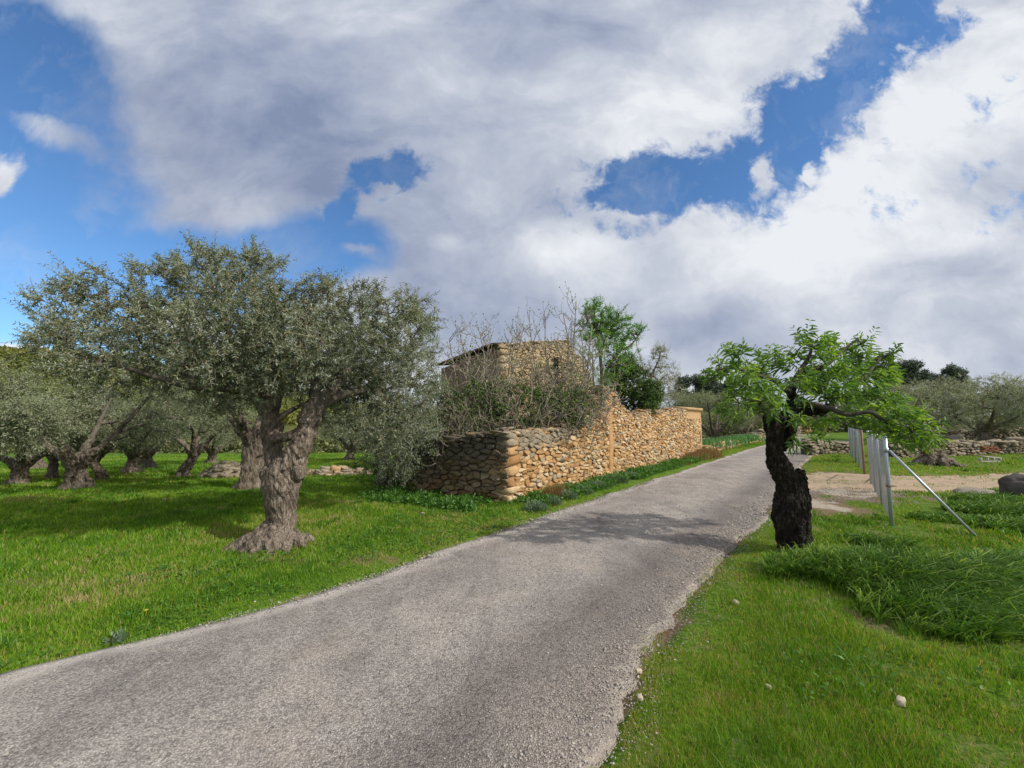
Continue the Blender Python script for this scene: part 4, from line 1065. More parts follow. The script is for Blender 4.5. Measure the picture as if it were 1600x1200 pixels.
def second_olive():
    g = G(392, 764)
    o = proto_olive('olive_tree', 55, 'olive tree directly behind the largest one, upright forked trunk with pale root foot', g, h=4.0, fork=1.2, r=.27, spread=2.4, lean=.05, n=1100, leafL=.075, leafW=.02, k=3, nl=7, low=2.0)
    o.rotation_euler = (0, 0, 1.0)
second_olive()
def orchard():
    grp = 'olive trees of the orchard on the left'
    g = G(120, 764)
    p1 = proto_olive('olive_tree', 61, 'wide olive with a V-forked pale trunk in sunlit grass, left of the largest olive', g, grp, h=3.2, fork=.62, r=.23, spread=2.5, angs=[0.1, 2.0, 3.3, 5.0], lean=.15, n=1000, leafL=.085, leafW=.022, low=1.15)
    p2 = proto_olive('olive_tree', 62, 'thin-trunked olive with low spreading limbs, between the V-forked olive and the second trunk', G(285, 745), grp, h=3.1, fork=.75, r=.14, spread=2.2, lean=.3, n=800, leafL=.09, leafW=.024, low=1.05)
    spots = [((28, 757), 1, 0.5, .8, 'small olive at the left edge of the orchard beyond bare earth'),
             ((81, 749), 2, 2.2, .85, 'olive with a dark leaning limb, behind and left of the V-forked olive'),
             ((160, 750), 2, 4.0, .8, 'leaning olive just right of the V-forked trunk'),
             ((205, 739), 1, 3.0, .95, 'olive with a thick short dark trunk, third row of the orchard'),
             ((233, 732), 1, 5.1, .9, 'far small olive seen past the short dark trunk'),
             ((545, 719), 1, 1.7, 1.0, 'distant olive framed between the largest trunk and its hanging right foliage')]
    for (px, py), w, rz, s, lb in spots:
        dup(p1 if w == 1 else p2, G(px, py), rz, s, lb, group=grp)
    far = [(330, 724, .4, .9, 'far olive behind the heap of weathered stones'), (600, 724, 4.4, 1.1, 'far olive behind the hanging right foliage of the largest tree'), (60, 733, 5.6, 1.0, 'far olive behind the small ones on the left side')]
    for px, py, rz, s, lb in far: dup(p1, G(px, py), rz, s, lb, group=grp)
    g2 = 'grey olives of the right field'
    q1 = proto_olive('olive_tree', 71, 'big pale grey olive standing on a root mound beyond the field wall', G(1542, 697), g2, h=4.6, fork=1.0, r=.34, spread=3.9, lean=.2, leaf='olive_grey', n=1500, leafL=.14, leafW=.036, k=3, nl=6, low=1.5, airy=.25)
    for px, py, rz, s, lb in [(1425, 690, 2.0, 1.05, 'grey olive behind the almond crown, left of the root-mound olive'), (1640, 690, 4.1, 1.12, 'grey olive at the right frame edge above the field wall'), (1490, 677, 1.1, 1.35, 'distant grey olive between the two nearer grey ones'), (1370, 676, 3.3, 1.25, 'distant grey olive seen over the chain-link fence'), (1590, 675, 5.3, 1.5, 'distant tall grey olive against the cloud at far right')]:
        dup(q1, (*flatpt(px, py), 0), rz, s, lb, group=g2)
    g3 = 'olives beyond the tall wall'
    for px, py, w, rz, s, lb in [(1112, 698, 1, .8, 1.15, 'bushy olive just past the far end of the tall wall'), (1165, 689, 1, 2.9, 1.3, 'olive at the left of the road bend, right of the bushy one'), (1215, 683, 2, 1.2, 1.5, 'olive seen left of the almond trunk over the bend'), (1060, 694, 2, 3.9, 1.3, 'olive hidden behind the middle of the tall wall'), (1285, 678, 1, 4.9, 1.5, 'olive seen through the almond leaves beyond the bend')]:
        dup(p1 if w == 1 else p2, (*flatpt(px, py), 0), rz, s, lb, group=g3)
orchard()

def airy_olive():      # pale sparse tree above the wall (x 1020, y 570)
    rng = RS(81); b = np.array([*(P(1022, 640, 21)[:2]), 0]); root = thing('olive_tree', 'thin wispy grey olive rising above the tall wall, right of the dark evergreen bush', 'olive tree', b)
    tr = smoothpath([b, P(1022, 640, 21), P(1015, 600, 21), P(1030, 560, 21)], [.16, .12, .08, .03], 20)
    A = np.concatenate([ellips(rng, P(x, y, 21 + rng.uniform(-.8, .8)), np.array([r, r, r]) * 21 / F, int(n), .3) for x, y, r, n in [(1000, 572, 18, 50), (1030, 556, 16, 50), (1015, 595, 26, 110), (1045, 580, 18, 50), (1010, 620, 28, 120), (1040, 610, 22, 90), (1033, 546, 8, 20)]])
    mb, T_, D_ = grow([tr], A, rng, step=.3, r0=.006); tube(mb, tr[0], tr[1], 8); shift(mb, 'trunk', M['bark'], root, True)
    lf = MB(); shoots(lf, T_, D_, rng, P(1020, 620, 21), k=2, nl=6, L=(.25, .5), leafL=.11, leafW=.028, hi=False); shift(lf, 'foliage', M['olive_grey'], root)
airy_olive()

def wild_olive():      # dense bush that hangs over the end of the return wall
    rng = RS(91); Y = 9.3; b = G(600, 770); root = thing('wild_olive', 'dense bushy wild olive overhanging the left end of the shaded return wall', 'olive bush', b)
    st = [smoothpath([b + [dx, dy, -.05], b + [dx * 2, dy * 2, .8], P(x, y, Y)], [.05, .035, .015], 14) for dx, dy, x, y in [(0, 0, 625, 600), (.1, .1, 650, 640), (-.1, 0, 590, 660), (.05, -.1, 640, 690)]]
    A = np.concatenate([ellips(rng, P(x, y, Y + rng.uniform(-.4, .5)), np.array([r, r * 1.1, r]) * Y / F, int(24 + 60 * (r / 45) ** 2), .4) for x, y, r in
        [(625, 690, 46), (600, 655, 40), (645, 640, 45), (660, 600, 42), (630, 715, 34), (665, 680, 30), (590, 700, 30), (650, 560, 34), (672, 540, 24), (620, 610, 45), (610, 735, 24)]])
    mb, T_, D_ = grow(st, A, rng, r0=.003); [tube(mb, a, r, 7) for a, r in st]; shift(mb, 'branches', M['barkd'], root, True)
    lf = MB(); shoots(lf, T_, D_, rng, P(620, 660, Y), k=3, nl=7, L=(.18, .36), leafL=.062, leafW=.016, hi=False, up=.1); shift(lf, 'foliage', M['olive'], root)
wild_olive()

def bush(name, label, cat, C, Y, basepx, leaf, n=1.0, leafL=.05, leafW=.025, seed=1, bark='bark_dark', nl=5, k=3, shell=.5, dr=.5, group=None, L=(.12, .3), r0=.003, bz=None, up=.2):
    rng = RS(seed)
    b = np.array([*P(basepx[0], basepx[1], Y)[:2], 0]) if bz is None else bz
    b[2] = float(gz(b[0], b[1])); root = thing(name, label, cat, b, group)
    st = []
    for i in range(4):
        c = C[rng.randint(len(C))]; e = P(c[0], c[1], Y); o = np.array([rng.normal() * .08, rng.normal() * .08, 0])
        st.append(smoothpath([b + o, b * .5 + e * .5 + o * 2, e], [.05, .035, .012], 12))
    A = np.concatenate([ellips(rng, P(x, y, Y + rng.uniform(-dr, dr)), np.array([r, r * 1.1, r]) * Y / F, int(n * (14 + 60 * (r * Y / F / .7) ** 2)), shell) for x, y, r in C])
    mb, T_, D_ = grow(st, A, rng, r0=r0, step=.2); [tube(mb, a, r, 6) for a, r in st]; shift(mb, 'branches', M[bark], root, True)
    lf = MB(); shoots(lf, T_, D_, rng, P(*C[0][:2], Y), k=k, nl=nl, L=L, leafL=leafL, leafW=leafW, hi=False, up=up); shift(lf, 'foliage', M[leaf], root)
    return root
bush('evergreen_bush', 'dark green rounded evergreen bush topping the tall wall past its highest point', 'bush', [(985, 600, 30), (1005, 620, 26), (970, 575, 24), (1020, 610, 16), (960, 605, 26), (990, 632, 20), (1012, 638, 12), (975, 585, 25), (1018, 628, 14)], 15.6, (985, 640), 'dark', 2.6, .075, .04, 201)
bush('ivy_thicket', 'dark green ivy thicket low behind the shaded return wall', 'bush', [(700, 660, 40), (740, 640, 45), (770, 625, 35), (800, 640, 45), (680, 620, 30), (830, 640, 40), (870, 640, 35), (900, 635, 30), (640, 730, 25)], 10.9, (760, 690), 'dark', 1.3, .07, .04, 202)
bush('undergrowth', 'dark tangled undergrowth at the foot of the wild olive', 'bush', [(585, 738, 26), (610, 745, 26), (640, 735, 22), (565, 725, 18), (600, 720, 24), (655, 700, 26)], 9.6, (600, 760), 'dark', 1.0, .05, .02, 203)
bush('yellow_green_bush', 'yellow-green leafy bush growing over the high point of the wall', 'bush', [(945, 545, 28), (960, 570, 26), (925, 540, 24), (975, 560, 22), (940, 585, 24), (915, 570, 22), (930, 605, 22), (955, 600, 18)], 13.4, (945, 640), 'green', .5, .08, .04, 204, 'bark_fig', 4, 2)
def pistachio():
    rng = RS(205); Y = 15.2; b = np.array([*P(950, 640, Y)[:2], 0]); root = thing('pistachio_tree', 'bright light-green leafing tree behind the house ruin, twisted bare limb reaching right', 'tree', b)
    def T(l): return PP([(x, y, Y + d, r) for x, y, d, r in l])
    ls = [T([(948, 700, 0, .1), (945, 640, 0, .09), (940, 580, 0, .07), (935, 530, 0, .05), (928, 495, 0, .02)]), T([(942, 590, 0, .06), (965, 552, -.2, .05), (985, 540, -.3, .035), (1000, 520, -.3, .015)]), T([(938, 550, 0, .05), (950, 520, .2, .03), (968, 500, .2, .015)])]
    A = np.concatenate([ellips(rng, P(x, y, Y + rng.uniform(-.5, .5)), np.array([r, r, r]) * Y / F, n, .3) for x, y, r, n in [(925, 490, 20, 34), (940, 505, 26, 55), (918, 515, 22, 40), (955, 500, 20, 30), (965, 520, 24, 30), (945, 530, 26, 45), (975, 497, 14, 12), (990, 520, 16, 14), (985, 540, 20, 16), (960, 545, 22, 26), (1000, 510, 8, 6), (930, 478, 12, 14)]])
    mb, T_, D_ = grow(ls, A, rng, r0=.007, step=.25, wig=.2); [tube(mb, a, r, 7) for a, r in ls]; shift(mb, 'trunk', M['barkd'], root, True)
    lf = MB(); shoots(lf, T_, D_, rng, P(940, 540, Y), k=4, nl=6, L=(.2, .42), leafL=.085, leafW=.036, hi=False); shift(lf, 'foliage', M['green'], root)
pistachio()

def fig(label, seed, Y, bpx, targets, n1, n2, l1=(.45, 1.0), l2=(.15, .45), r0=.006, up1=.10, group='bare fig shrubs behind the wall'):
    rng = RS(seed); b = np.array([*P(bpx[0], bpx[1], Y)[:2], 0]); b[2] = float(gz(b[0], b[1])); root = thing('fig_tree', label, 'fig tree', b, group)
    mb = MB(); tips = []; td = []
    def curve(p, dr, L, up, m=7, bendy=.10):
        q = [p]; dr = unit(dr)
        for i in range(m - 1):
            dr = unit(dr + np.array([0, 0, up]) + rng.normal(size=3) * bendy); q.append(q[-1] + dr * L / (m - 1))
        return np.array(q)
    def kids(q, r, cnt, lr, lev, t0=.25):
        for c in range(cnt):
            i = rng.uniform(t0, 1) * (len(q) - 1.001); a = int(i); p = q[a] * (1 - i + a) + q[a + 1] * (i - a)
            T_ = unit(q[a + 1] - q[a]); s = unit(np.cross(T_, rng.normal(size=3))); L = rng.uniform(*lr)
            c_ = curve(p, T_ * .45 + s * 1.0 + np.array([0, 0, .0]), L, up1 if lev == 1 else up1 + .06, 7 if lev == 1 else 5, .17)
            rr = min(r * .62, .016) if lev == 1 else r * .6
            tube(mb, c_, np.linspace(rr, r0 * .55, len(c_)), 5 if lev == 1 else 4, cap=True)
            tips.append(c_[-1]); td.append(unit(c_[-1] - c_[-2]))
            if lev == 1: kids(c_, rr, n2, l2, 2, .3)
    for x, y, dd in targets:
        e = P(x, y, Y + dd); s = b + [rng.normal() * .18, rng.normal() * .18, 0]; h = abs(e[0] - s[0])
        m = s * .6 + e * .4 + [0, 0, -.20 * h] + rng.normal(size=3) * .08; m2 = s * .25 + e * .75 + [0, 0, -.14 * h] + rng.normal(size=3) * .08
        q, r = smoothpath([s, m, m2, e], [.045, .032, .022, .011], 26); tube(mb, q, r, 7); kids(q, .018, n1, l1, 1)
        tips.append(q[-1]); td.append(unit(q[-1] - q[-2]))
    shift(mb, 'branches', M['bark_fig'], root, True)
    T_ = np.array(tips); D_ = np.array(td); lf = MB(); m = len(T_); D2 = unit(D_ * .6 + [0, 0, .6])
    for q in range(3):
        leafmesh(lf, T_ - D2 * .01, unit(D2 + rng.normal(size=(m, 3)) * .5), rng.uniform(.025, .06, m), rng.uniform(.014, .028, m), rng, rng.uniform(0, 1, m), hi=True)
    shift(lf, 'leaf_buds', M['bud'], root)
    return root
fig('widest bare grey fig shrub, tangled branches spilling over the corner of the wall', 301, 10.3, (800, 715), [(700, 660, -.2), (720, 610, 0), (755, 570, .2), (800, 570, .3), (835, 575, .2), (870, 590, .4), (890, 620, 0), (915, 635, -.2), (745, 680, -.4), (700, 610, .2), (790, 630, -.3), (845, 630, -.2), (730, 580, .4), (770, 600, -.2), (930, 620, .2), (860, 650, -.3), (810, 650, -.4), (680, 640, .3)], 12, 5)
fig('tall bare fig with thin upright twigs against the cloud, before the house front', 302, 12.0, (880, 690), [(852, 495, 0), (880, 490, .2), (900, 475, 0), (828, 515, -.2), (870, 535, .3), (908, 515, 0), (938, 540, -.1), (800, 530, 0), (925, 510, .2), (890, 590, -.3), (860, 600, -.4), (945, 615, -.2), (820, 530, .2), (910, 600, -.4), (840, 580, -.3), (850, 545, .3), (925, 555, .3)], 12, 4, up1=.2)
fig('bare fig at the left with twigs rising in front of the sloping roof', 303, 11.4, (745, 690), [(718, 515, 0), (748, 512, .2), (702, 530, 0), (772, 512, .1), (735, 570, -.2), (692, 570, -.3), (782, 570, -.2), (798, 535, 0), (760, 560, -.3), (730, 545, .3), (815, 530, 0)], 12, 4, (.4, .8), up1=.2)
fig('low dark bare shrub tangle over the shaded return wall', 304, 9.75, (695, 735), [(660, 690, 0), (690, 670, .1), (720, 670, 0), (665, 660, .2), (740, 700, -.3), (645, 705, 0), (705, 645, .2), (760, 690, -.2), (640, 680, .1), (680, 700, -.4), (650, 650, 0), (680, 630, .1), (730, 640, 0), (780, 670, -.2), (710, 720, -.5), (770, 710, -.5)], 13, 4, (.35, .75), (.12, .35), .005)
fig('bare fig leaning right over the wall below its highest point', 305, 11.6, (860, 700), [(900, 655, -.5), (930, 640, -.5), (880, 640, -.4), (950, 600, 0), (920, 600, -.2), (860, 660, -.6), (835, 655, -.6), (960, 625, -.2), (905, 575, 0)], 12, 4, (.4, .8))

def almond():
    rng = RS(401); g = G(1241, 862); Y = g[1] + .05
    root = thing('almond_tree', 'crooked black-barked almond tree with fresh green leaves beside the road', 'almond tree', g)
    k = Y / F
    def T(lst): return PP([(a, b, Y + c, w * k) for a, b, c, w in lst])
    trunk = T([(1249, 882, 0, 25), (1244, 860, 0, 22), (1240, 840, 0, 22), (1235, 810, 0, 23.5), (1237, 785, 0, 22.5), (1237, 765, 0, 19.5), (1227, 742, 0, 16), (1214, 722, 0, 12.5), (1209, 700, 0, 11), (1208, 680, 0, 11.5), (1209, 662, 0, 14.5), (1211, 652, 0, 15.5)])
    bump = T([(1243, 765, 0, 15), (1249, 746, 0, 8), (1250, 735, 0, 4)])
    bump2 = T([(1246, 768, 0, 13), (1250, 790, 0, 10), (1245, 815, 0, 12)])
    stub = T([(1218, 700, 0, 8), (1230, 682, 0, 8), (1238, 668, 0, 6)])
    b0 = T([(1222, 664, 0, 10), (1232, 647, 0, 8.5), (1239, 625, 0, 6.5), (1236, 605, 0, 6)])
    b1 = T([(1228, 654, 0, 8.5), (1248, 646, -.05, 7.5), (1270, 643, -.1, 6.5), (1290, 640, -.1, 5)])
    b2 = T([(1240, 632, 0, 5), (1265, 632, -.15, 4.2), (1295, 638, -.3, 3.6), (1325, 648, -.4, 3.2), (1360, 644, -.5, 2.8), (1385, 660, -.5, 2.4), (1420, 668, -.6, 1.6)])
    b3 = T([(1290, 640, -.1, 6), (1320, 620, .1, 4), (1350, 590, .2, 3), (1375, 560, .3, 2)])
    b4 = T([(1236, 605, 0, 5), (1250, 580, .1, 4), (1265, 555, .1, 2.6), (1270, 530, .1, 1.6)])
    b5 = T([(1236, 615, 0, 5), (1210, 595, -.1, 3.6), (1180, 585, -.2, 2.8), (1145, 575, -.2, 2), (1118, 578, -.2, 1.3)])
    b6 = T([(1250, 583, .1, 3.5), (1290, 570, .2, 3), (1320, 545, .3, 2.2), (1340, 530, .3, 1.4)])
    b7 = T([(1205, 660, 0, 5), (1195, 640, -.2, 4), (1180, 625, -.3, 3), (1155, 630, -.4, 1.8)])
    b8 = T([(1275, 641, 0, 5), (1300, 655, .3, 4), (1340, 668, .5, 3), (1380, 672, .5, 1.6)])
    trunkmesh([trunk, bump, bump2, stub, b0, b1], 'trunk', g, [T([(1240, 850, 0, 17), (1228, 868, -.12, 11), (1218, 880, -.2, 6)]), T([(1242, 850, 0, 17), (1256, 868, -.1, 11), (1270, 880, -.15, 6)])], .0085, .030, 9, 'bark_al', root, .3, False, 13., .016)
    C = [(1115, 582, 14, -.2), (1140, 570, 18, -.2), (1150, 553, 13, -.2), (1165, 590, 24, -.3), (1180, 570, 20, -.1), (1195, 605, 24, -.2), (1210, 575, 20, 0), (1225, 560, 12, 0), (1170, 620, 22, -.4), (1150, 635, 18, -.4), (1195, 635, 16, -.4), (1210, 640, 14, -.3),
         (1262, 530, 14, .1), (1268, 550, 22, .1), (1290, 560, 26, .2), (1300, 585, 30, .1), (1325, 555, 22, .3), (1350, 540, 14, .3), (1340, 575, 28, .2), (1365, 570, 18, .3), (1385, 555, 13, .3), (1380, 585, 22, .3), (1360, 605, 30, .1), (1385, 625, 24, .2), (1330, 610, 28, -.1),
         (1300, 620, 22, -.2), (1260, 590, 22, 0), (1250, 610, 18, -.2), (1280, 600, 20, -.2), (1400, 645, 20, -.4), (1425, 655, 18, -.5), (1445, 675, 15, -.6), (1410, 680, 18, -.5), (1380, 668, 18, -.4), (1350, 655, 14, -.3), (1320, 655, 12, .2), (1290, 655, 12, .2), (1262, 660, 12, .2), (1430, 695, 10, -.6), (1310, 535, 10, .2), (1245, 660, 8, -.1), (1240, 685, 6, -.2), (1275, 680, 6, .2)]
    A = np.concatenate([ellips(rng, P(x, y, Y + d + rng.uniform(-.25, .25)), np.array([r, r * 1.6, r]) * k, int(2 + 5.2 * (r / 20) ** 2), .2) for x, y, r, d in C])
    mb, T_, D_ = grow([b0, b1, b2, b3, b4, b5, b6, b7, b8], A, rng, r0=.0028, step=.1, sag=.12, wig=.15, rmax=.016, seedfrom=.25)
    for l in (b2, b3, b4, b5, b6, b7, b8): tube(mb, l[0], l[1], 9)
    shift(mb, 'branches', M['bark_dark'], root, True)
    lf = MB(); shoots(lf, T_, D_, rng, P(1260, 640, Y), k=2, nl=6, L=(.12, .26), leafL=.13, leafW=.027, up=.55, out=.3, droop=.35, leafspread=1.0, spread=.35, curve=-.05)
    shift(lf, 'foliage', M['almond'], root)
almond()

def stump_tree():
    rng = RS(411); g = np.array([*flatpt(1462, 728), 0]); Y = g[1]; root = thing('olive_tree', 'thin dark curved olive stem sprouting from an old root mound before the field wall', 'olive tree', g)
    k = Y / F
    def T(lst): return PP([(a, b, Y + c, w * k) for a, b, c, w in lst])
    tr = T([(1460, 732, 0, 7), (1453, 712, 0, 5), (1440, 695, 0, 5), (1428, 680, 0, 5), (1420, 660, 0, 4)])
    rts = [smoothpath([g + [rng.normal() * .15, 0, .32], g + [cos(a) * .35, sin(a) * .35, .2], g + [cos(a) * .85, sin(a) * .7, -.04]], [.14, .12, .05], 10) for a in np.linspace(0, 6.28, 11)]
    trunkmesh([tr], 'trunk', g, rts, .018, .08, 12, 'bark', root, 1, True, 9)
    A = np.concatenate([ellips(rng, P(x, y, Y + rng.uniform(-.3, .3)), np.array([r, r, r]) * k, 40, .3) for x, y, r in [(1425, 650, 26), (1405, 640, 22), (1440, 635, 24), (1420, 622, 22)]])
    mb, T_, D_ = grow([tr], A, rng, r0=.006, step=.2); shift(mb, 'branches', M['bark_dark'], root, True)
    lf = MB(); shoots(lf, T_, D_, rng, P(1425, 640, Y), k=2, nl=5, L=(.2, .4), leafL=.09, leafW=.025, hi=False); shift(lf, 'foliage', M['olive_far'], root)
stump_tree()

def pine(label, px, py, Y, w, h, seed):
    rng = RS(seed); b = np.array([*P(px, py, Y)[:2], 0]); root = thing('pine_tree', label, 'pine tree', b, 'dark pines on the skyline')
    top = P(px, py, Y); k = Y / F; W = w * k; Hh = h * k
    mb = MB(); pth = smoothpath([b, (b + top) / 2 + [.2, 0, 0], top - [0, 0, Hh * .3]], [W * .07, W * .05, W * .02], 12)
    A = np.concatenate([ellips(rng, top + [rng.uniform(-.6, .6) * W, rng.uniform(-.5, .5) * W, -Hh * rng.uniform(.15, .95)], (W * .35, W * .35, Hh * .16), 34, .3) for i in range(11)])
    A = A[A[:, 2] < top[2]]
    m2, T_, D_ = grow([pth], A, rng, step=.8, r0=.02, seedfrom=.4); tube(m2, *pth, 8); shift(m2, 'trunk', M['bark_dark'], root, True)
    lf = MB(); shoots(lf, T_, D_, rng, b, k=3, nl=6, L=(.5, 1.1), leafL=.42, leafW=.16, hi=False, up=.5); shift(lf, 'foliage', M['pine'], root)
for a in [('dark pine rising just right of the almond crown', 1410, 566, 60, 34, 60, 501), ('bushy dark pine in the gap right of the almond tree', 1468, 573, 62, 30, 50, 502), ('smaller dark pine beside the bushy one on the skyline', 1496, 577, 66, 18, 40, 503),
          ('broad dark pine above the olives past the wall end', 1085, 588, 55, 36, 50, 504), ('dark pine peeping between the almond leaves, left of its trunk', 1170, 612, 52, 34, 46, 505), ('low dark pine left of the almond crown', 1118, 596, 57, 26, 46, 506)]: pine(*a)

# ------------------------------------------------------------------ hills and far woods
def hills():
    xs = np.linspace(-420, 420, 160); ys = np.linspace(60, 420, 60); X, Y = np.meshgrid(xs, ys)
    Z = hz(X, Y)
    n, m = X.shape; i = np.arange(n - 1)[:, None] * m + np.arange(m - 1)[None]
    mb = MB(); mb.add(np.stack([X, Y, Z], -1).reshape(-1, 3), np.stack([i, i + 1, i + m + 1, i + m], -1).reshape(-1, 4), .1)
    tag(mb.obj('hill', M['hill'], smooth=True), kind='structure')
def hz(X, Y):
    left = np.exp(-((X + 230) / 130) ** 2 - ((Y - 190) / 90) ** 2) * 34; mid = np.exp(-((X - 120) / 260) ** 2 - ((Y - 330) / 120) ** 2) * 14
    return -4 + (left + mid) + (fbm2(X, Y, .03, 77, 3) - .5) * 5
hills()
def clumps(name, cen, R, leaf, rng, per=60, L=.5, W=.3, label=None):
    lf = MB()
    for c, r in zip(cen, R):
        n = int(per); d = unit(rng.normal(size=(n, 3))); d[:, 2] = np.abs(d[:, 2]); p = c + d * np.array([r, r, r * .85]) * rng.uniform(.75, 1.05, (n, 1))
        leafmesh(lf, p, unit(d + rng.normal(size=(n, 3)) * .7), rng.uniform(.6, 1.3, n) * L, W, rng, np.clip(rng.uniform() * .6 + rng.uniform(0, .4, n), 0, 1), hi=False)
    o = lf.obj(name, M[leaf]); tag(o, label, kind='stuff'); return o
def woods():
    rng = RS(600); n = 5200
    x = rng.uniform(-330, 60, n); y = rng.uniform(85, 260, n); ok = (hz(x, y) > .5) & (np.abs(x / y) < 1.8); x, y = x[ok], y[ok]
    clumps('woodland', np.stack([x, y, hz(x, y)], 1), rng.uniform(2, 4.5, len(x)), 'wood', rng, 70, 1.3, .8, 'yellow-green wooded hillside far behind the orchard')
    n = 1200; x = rng.uniform(-85, 60, n); y = rng.uniform(38, 60, n) + np.maximum(0, x) * .5; z = gz(x, y)
    clumps('scrub', np.stack([x, y, z], 1), rng.uniform(1.0, 2.6, n), 'scrub', rng, 130, .42, .24, 'pale scrub and brush closing the far side of the orchard')
    n = 420; x = rng.uniform(30, 130, n); y = rng.uniform(60, 95, n); clumps('scrub', np.stack([x, y, x * 0], 1), rng.uniform(1.5, 3.6, n), 'scrub', rng, 130, .6, .35, 'dull green scrub behind the grey olives of the right field')
woods()

# ------------------------------------------------------------------ grass, weeds, gravel
def blades(name, x, y, h, w, tint, rng, mat, lean=.35, seg=2, label=None, wind=(0, 0), z=None, ang=None):
    n = len(x); z = gz(x, y) - .005 if z is None else z
    a = rng.uniform(0, 2 * pi, n) if ang is None else ang + rng.normal(size=n) * .5
    ld = np.stack([np.cos(a) * lean * rng.uniform(.2, 1, n) + wind[0], np.sin(a) * lean * rng.uniform(.2, 1, n) + wind[1]], 1) * h[:, None]
    a2 = rng.uniform(0, pi, n); s = np.stack([np.cos(a2), np.sin(a2)], 1) * w[:, None] * .5
    B = np.stack([x, y], 1); V = []; prof = {2: ((0, 1, 0), (.55, .8, .4)), 4: ((0, .9, 0), (.35, 1, .12), (.65, .85, .42), (.88, .6, .85))}[seg]
    for t, ww, le in prof:
        zz = z + h * (t if seg == 2 else (t * .95 - .0))
        for sg in (-1, 1): V.append(np.stack([*(B + ld * le + s * sg * ww).T, zz], 1))
    tipz = z + h * (1.0 if seg == 2 else .82); V.append(np.stack([*(B + ld * (1.0 if seg == 2 else 1.35)).T, tipz], 1))
    k = len(V); V = np.stack(V, 1).reshape(-1, 3); o = np.arange(n)[:, None] * k
    mb = MB(); mb.V.append(V); mb.n = len(V); mb.T.append(np.repeat(tint, k))
    q = [o + np.array([[2 * i, 2 * i + 1, 2 * i + 3, 2 * i + 2]]) for i in range(len(prof) - 1)]
    mb.F[4] = q; mb.F[3] = [o + np.array([[k - 3, k - 2, k - 1]])]
    ob = mb.obj(name, M[mat]); tag(ob, label, kind='stuff'); return ob
def polar(rng, n, r0, r1, p=1.0, amin=-62, amax=62):
    r = np.exp(rng.uniform(np.log(r0), np.log(r1), n)); a = np.radians(rng.uniform(amin, amax, n))
    return r * np.sin(a), r * np.cos(a), r
def grass():
    rng = RS(700); x, y, r = polar(rng, 1150000, 1.3, 42)
    rd = roaddist(x, y); td = trackdist(x, y); ed = (fbm2(x, y, 3, 31, 3) - .5)
    keep = (rd + ed * .5 > .0) & ((td + ed * .9 > .0) | ((fbm2(x, y, 2.2, 91, 4) > .56) & (np.random.RandomState(5).uniform(0, 1, len(x)) < .35)))
    bare = fbm2(x, y, 1.4, 71, 4); rgt = x > edgeR(y)
    pb = np.clip((bare - .46) * 4, 0, .85) * np.where(rgt, 1., .4) + np.where(rgt, .45, .08) * sst(.50, .64, fbm2(x, y, 4.5, 95, 3)) + .3 * (1 - sst(.0, .4, rd)) + verge(x, y) * 1.3
    keep &= rng.uniform(0, 1, len(x)) > pb
    wx = 6.2; keep &= ~((x > -.1) & (x < 9.2) & (y > 8.4 + (x * .76)) & (y < 14 + x * .76))
    x, y, r, bare, rd, rgt = x[keep], y[keep], r[keep], bare[keep], rd[keep], rgt[keep]
    n = len(x)
    hf = fbm2(x, y, .7, 33, 3); h = (.028 + .042 * hf) * np.where(rgt, .8, 1.) * rng.uniform(.6, 1.4, n) * (.55 + .45 * sst(.1, .7, rd)) * np.where(rgt, 1.0, 1.0) * np.clip(1 + (r - 6) * .02, 1, 1.5)
    w = .003 * np.clip(r / 2.6, .9, 9) * rng.uniform(.7, 1.3, n)
    tint = .42 + (fbm2(x, y, .5, 35, 3) - .5) * 1.1 + (fbm2(x, y, 7, 36, 2) - .5) * .8 + (bare - .5) * .5 + rng.normal(size=n) * .16 + .18 * (1 - sst(.1, .9, rd)) 
    tint = np.where(rng.uniform(0, 1, n) < np.where(rgt, .17, .03) + (bare > .55) * .05, rng.uniform(.88, 1, n), tint)
    blades('grass', x, y, h, w, np.clip(tint, 0, 1), rng, 'grass', .6, 2, 'short bright green meadow grass on both sides of the road')
    # broadleaf ground weeds between the olive and the road and by the right verge
    rng = RS(702); x, y, r = polar(rng, 60000, 1.5, 14); rd = roaddist(x, y)
    m = (rd > .08) & (rd < 2.0) & (fbm2(x, y, 1.1, 37, 3) > np.where(x > edgeR(y), .66, .5)) & ((x < edgeR(y)) | (rng.uniform(0, 1, len(x)) < .3)) & (trackdist(x, y) > .2); x, y, r = x[m], y[m], r[m]; n = len(x)
    lf = MB(); B = np.stack([x, y, gz(x, y) + rng.uniform(.005, .05, n)], 1); a = rng.uniform(0, 6.28, n)
    D = np.stack([np.cos(a), np.sin(a), rng.uniform(.0, .7, n)], 1)
    leafmesh(lf, B, D, rng.uniform(.025, .055, n) * np.clip(r / 4, 1, 3), rng.uniform(.012, .022, n) * np.clip(r / 4, 1, 3), rng, rng.uniform(0, 1, n), hi=False, sidev=np.tile([0., 0, 1], (n, 1)) + rng.normal(size=(n, 3)) * .3)
    tag(lf.obj('low_weeds', M['weed']), 'small-leaved low weeds in the grass along the road verges', kind='stuff')
grass()
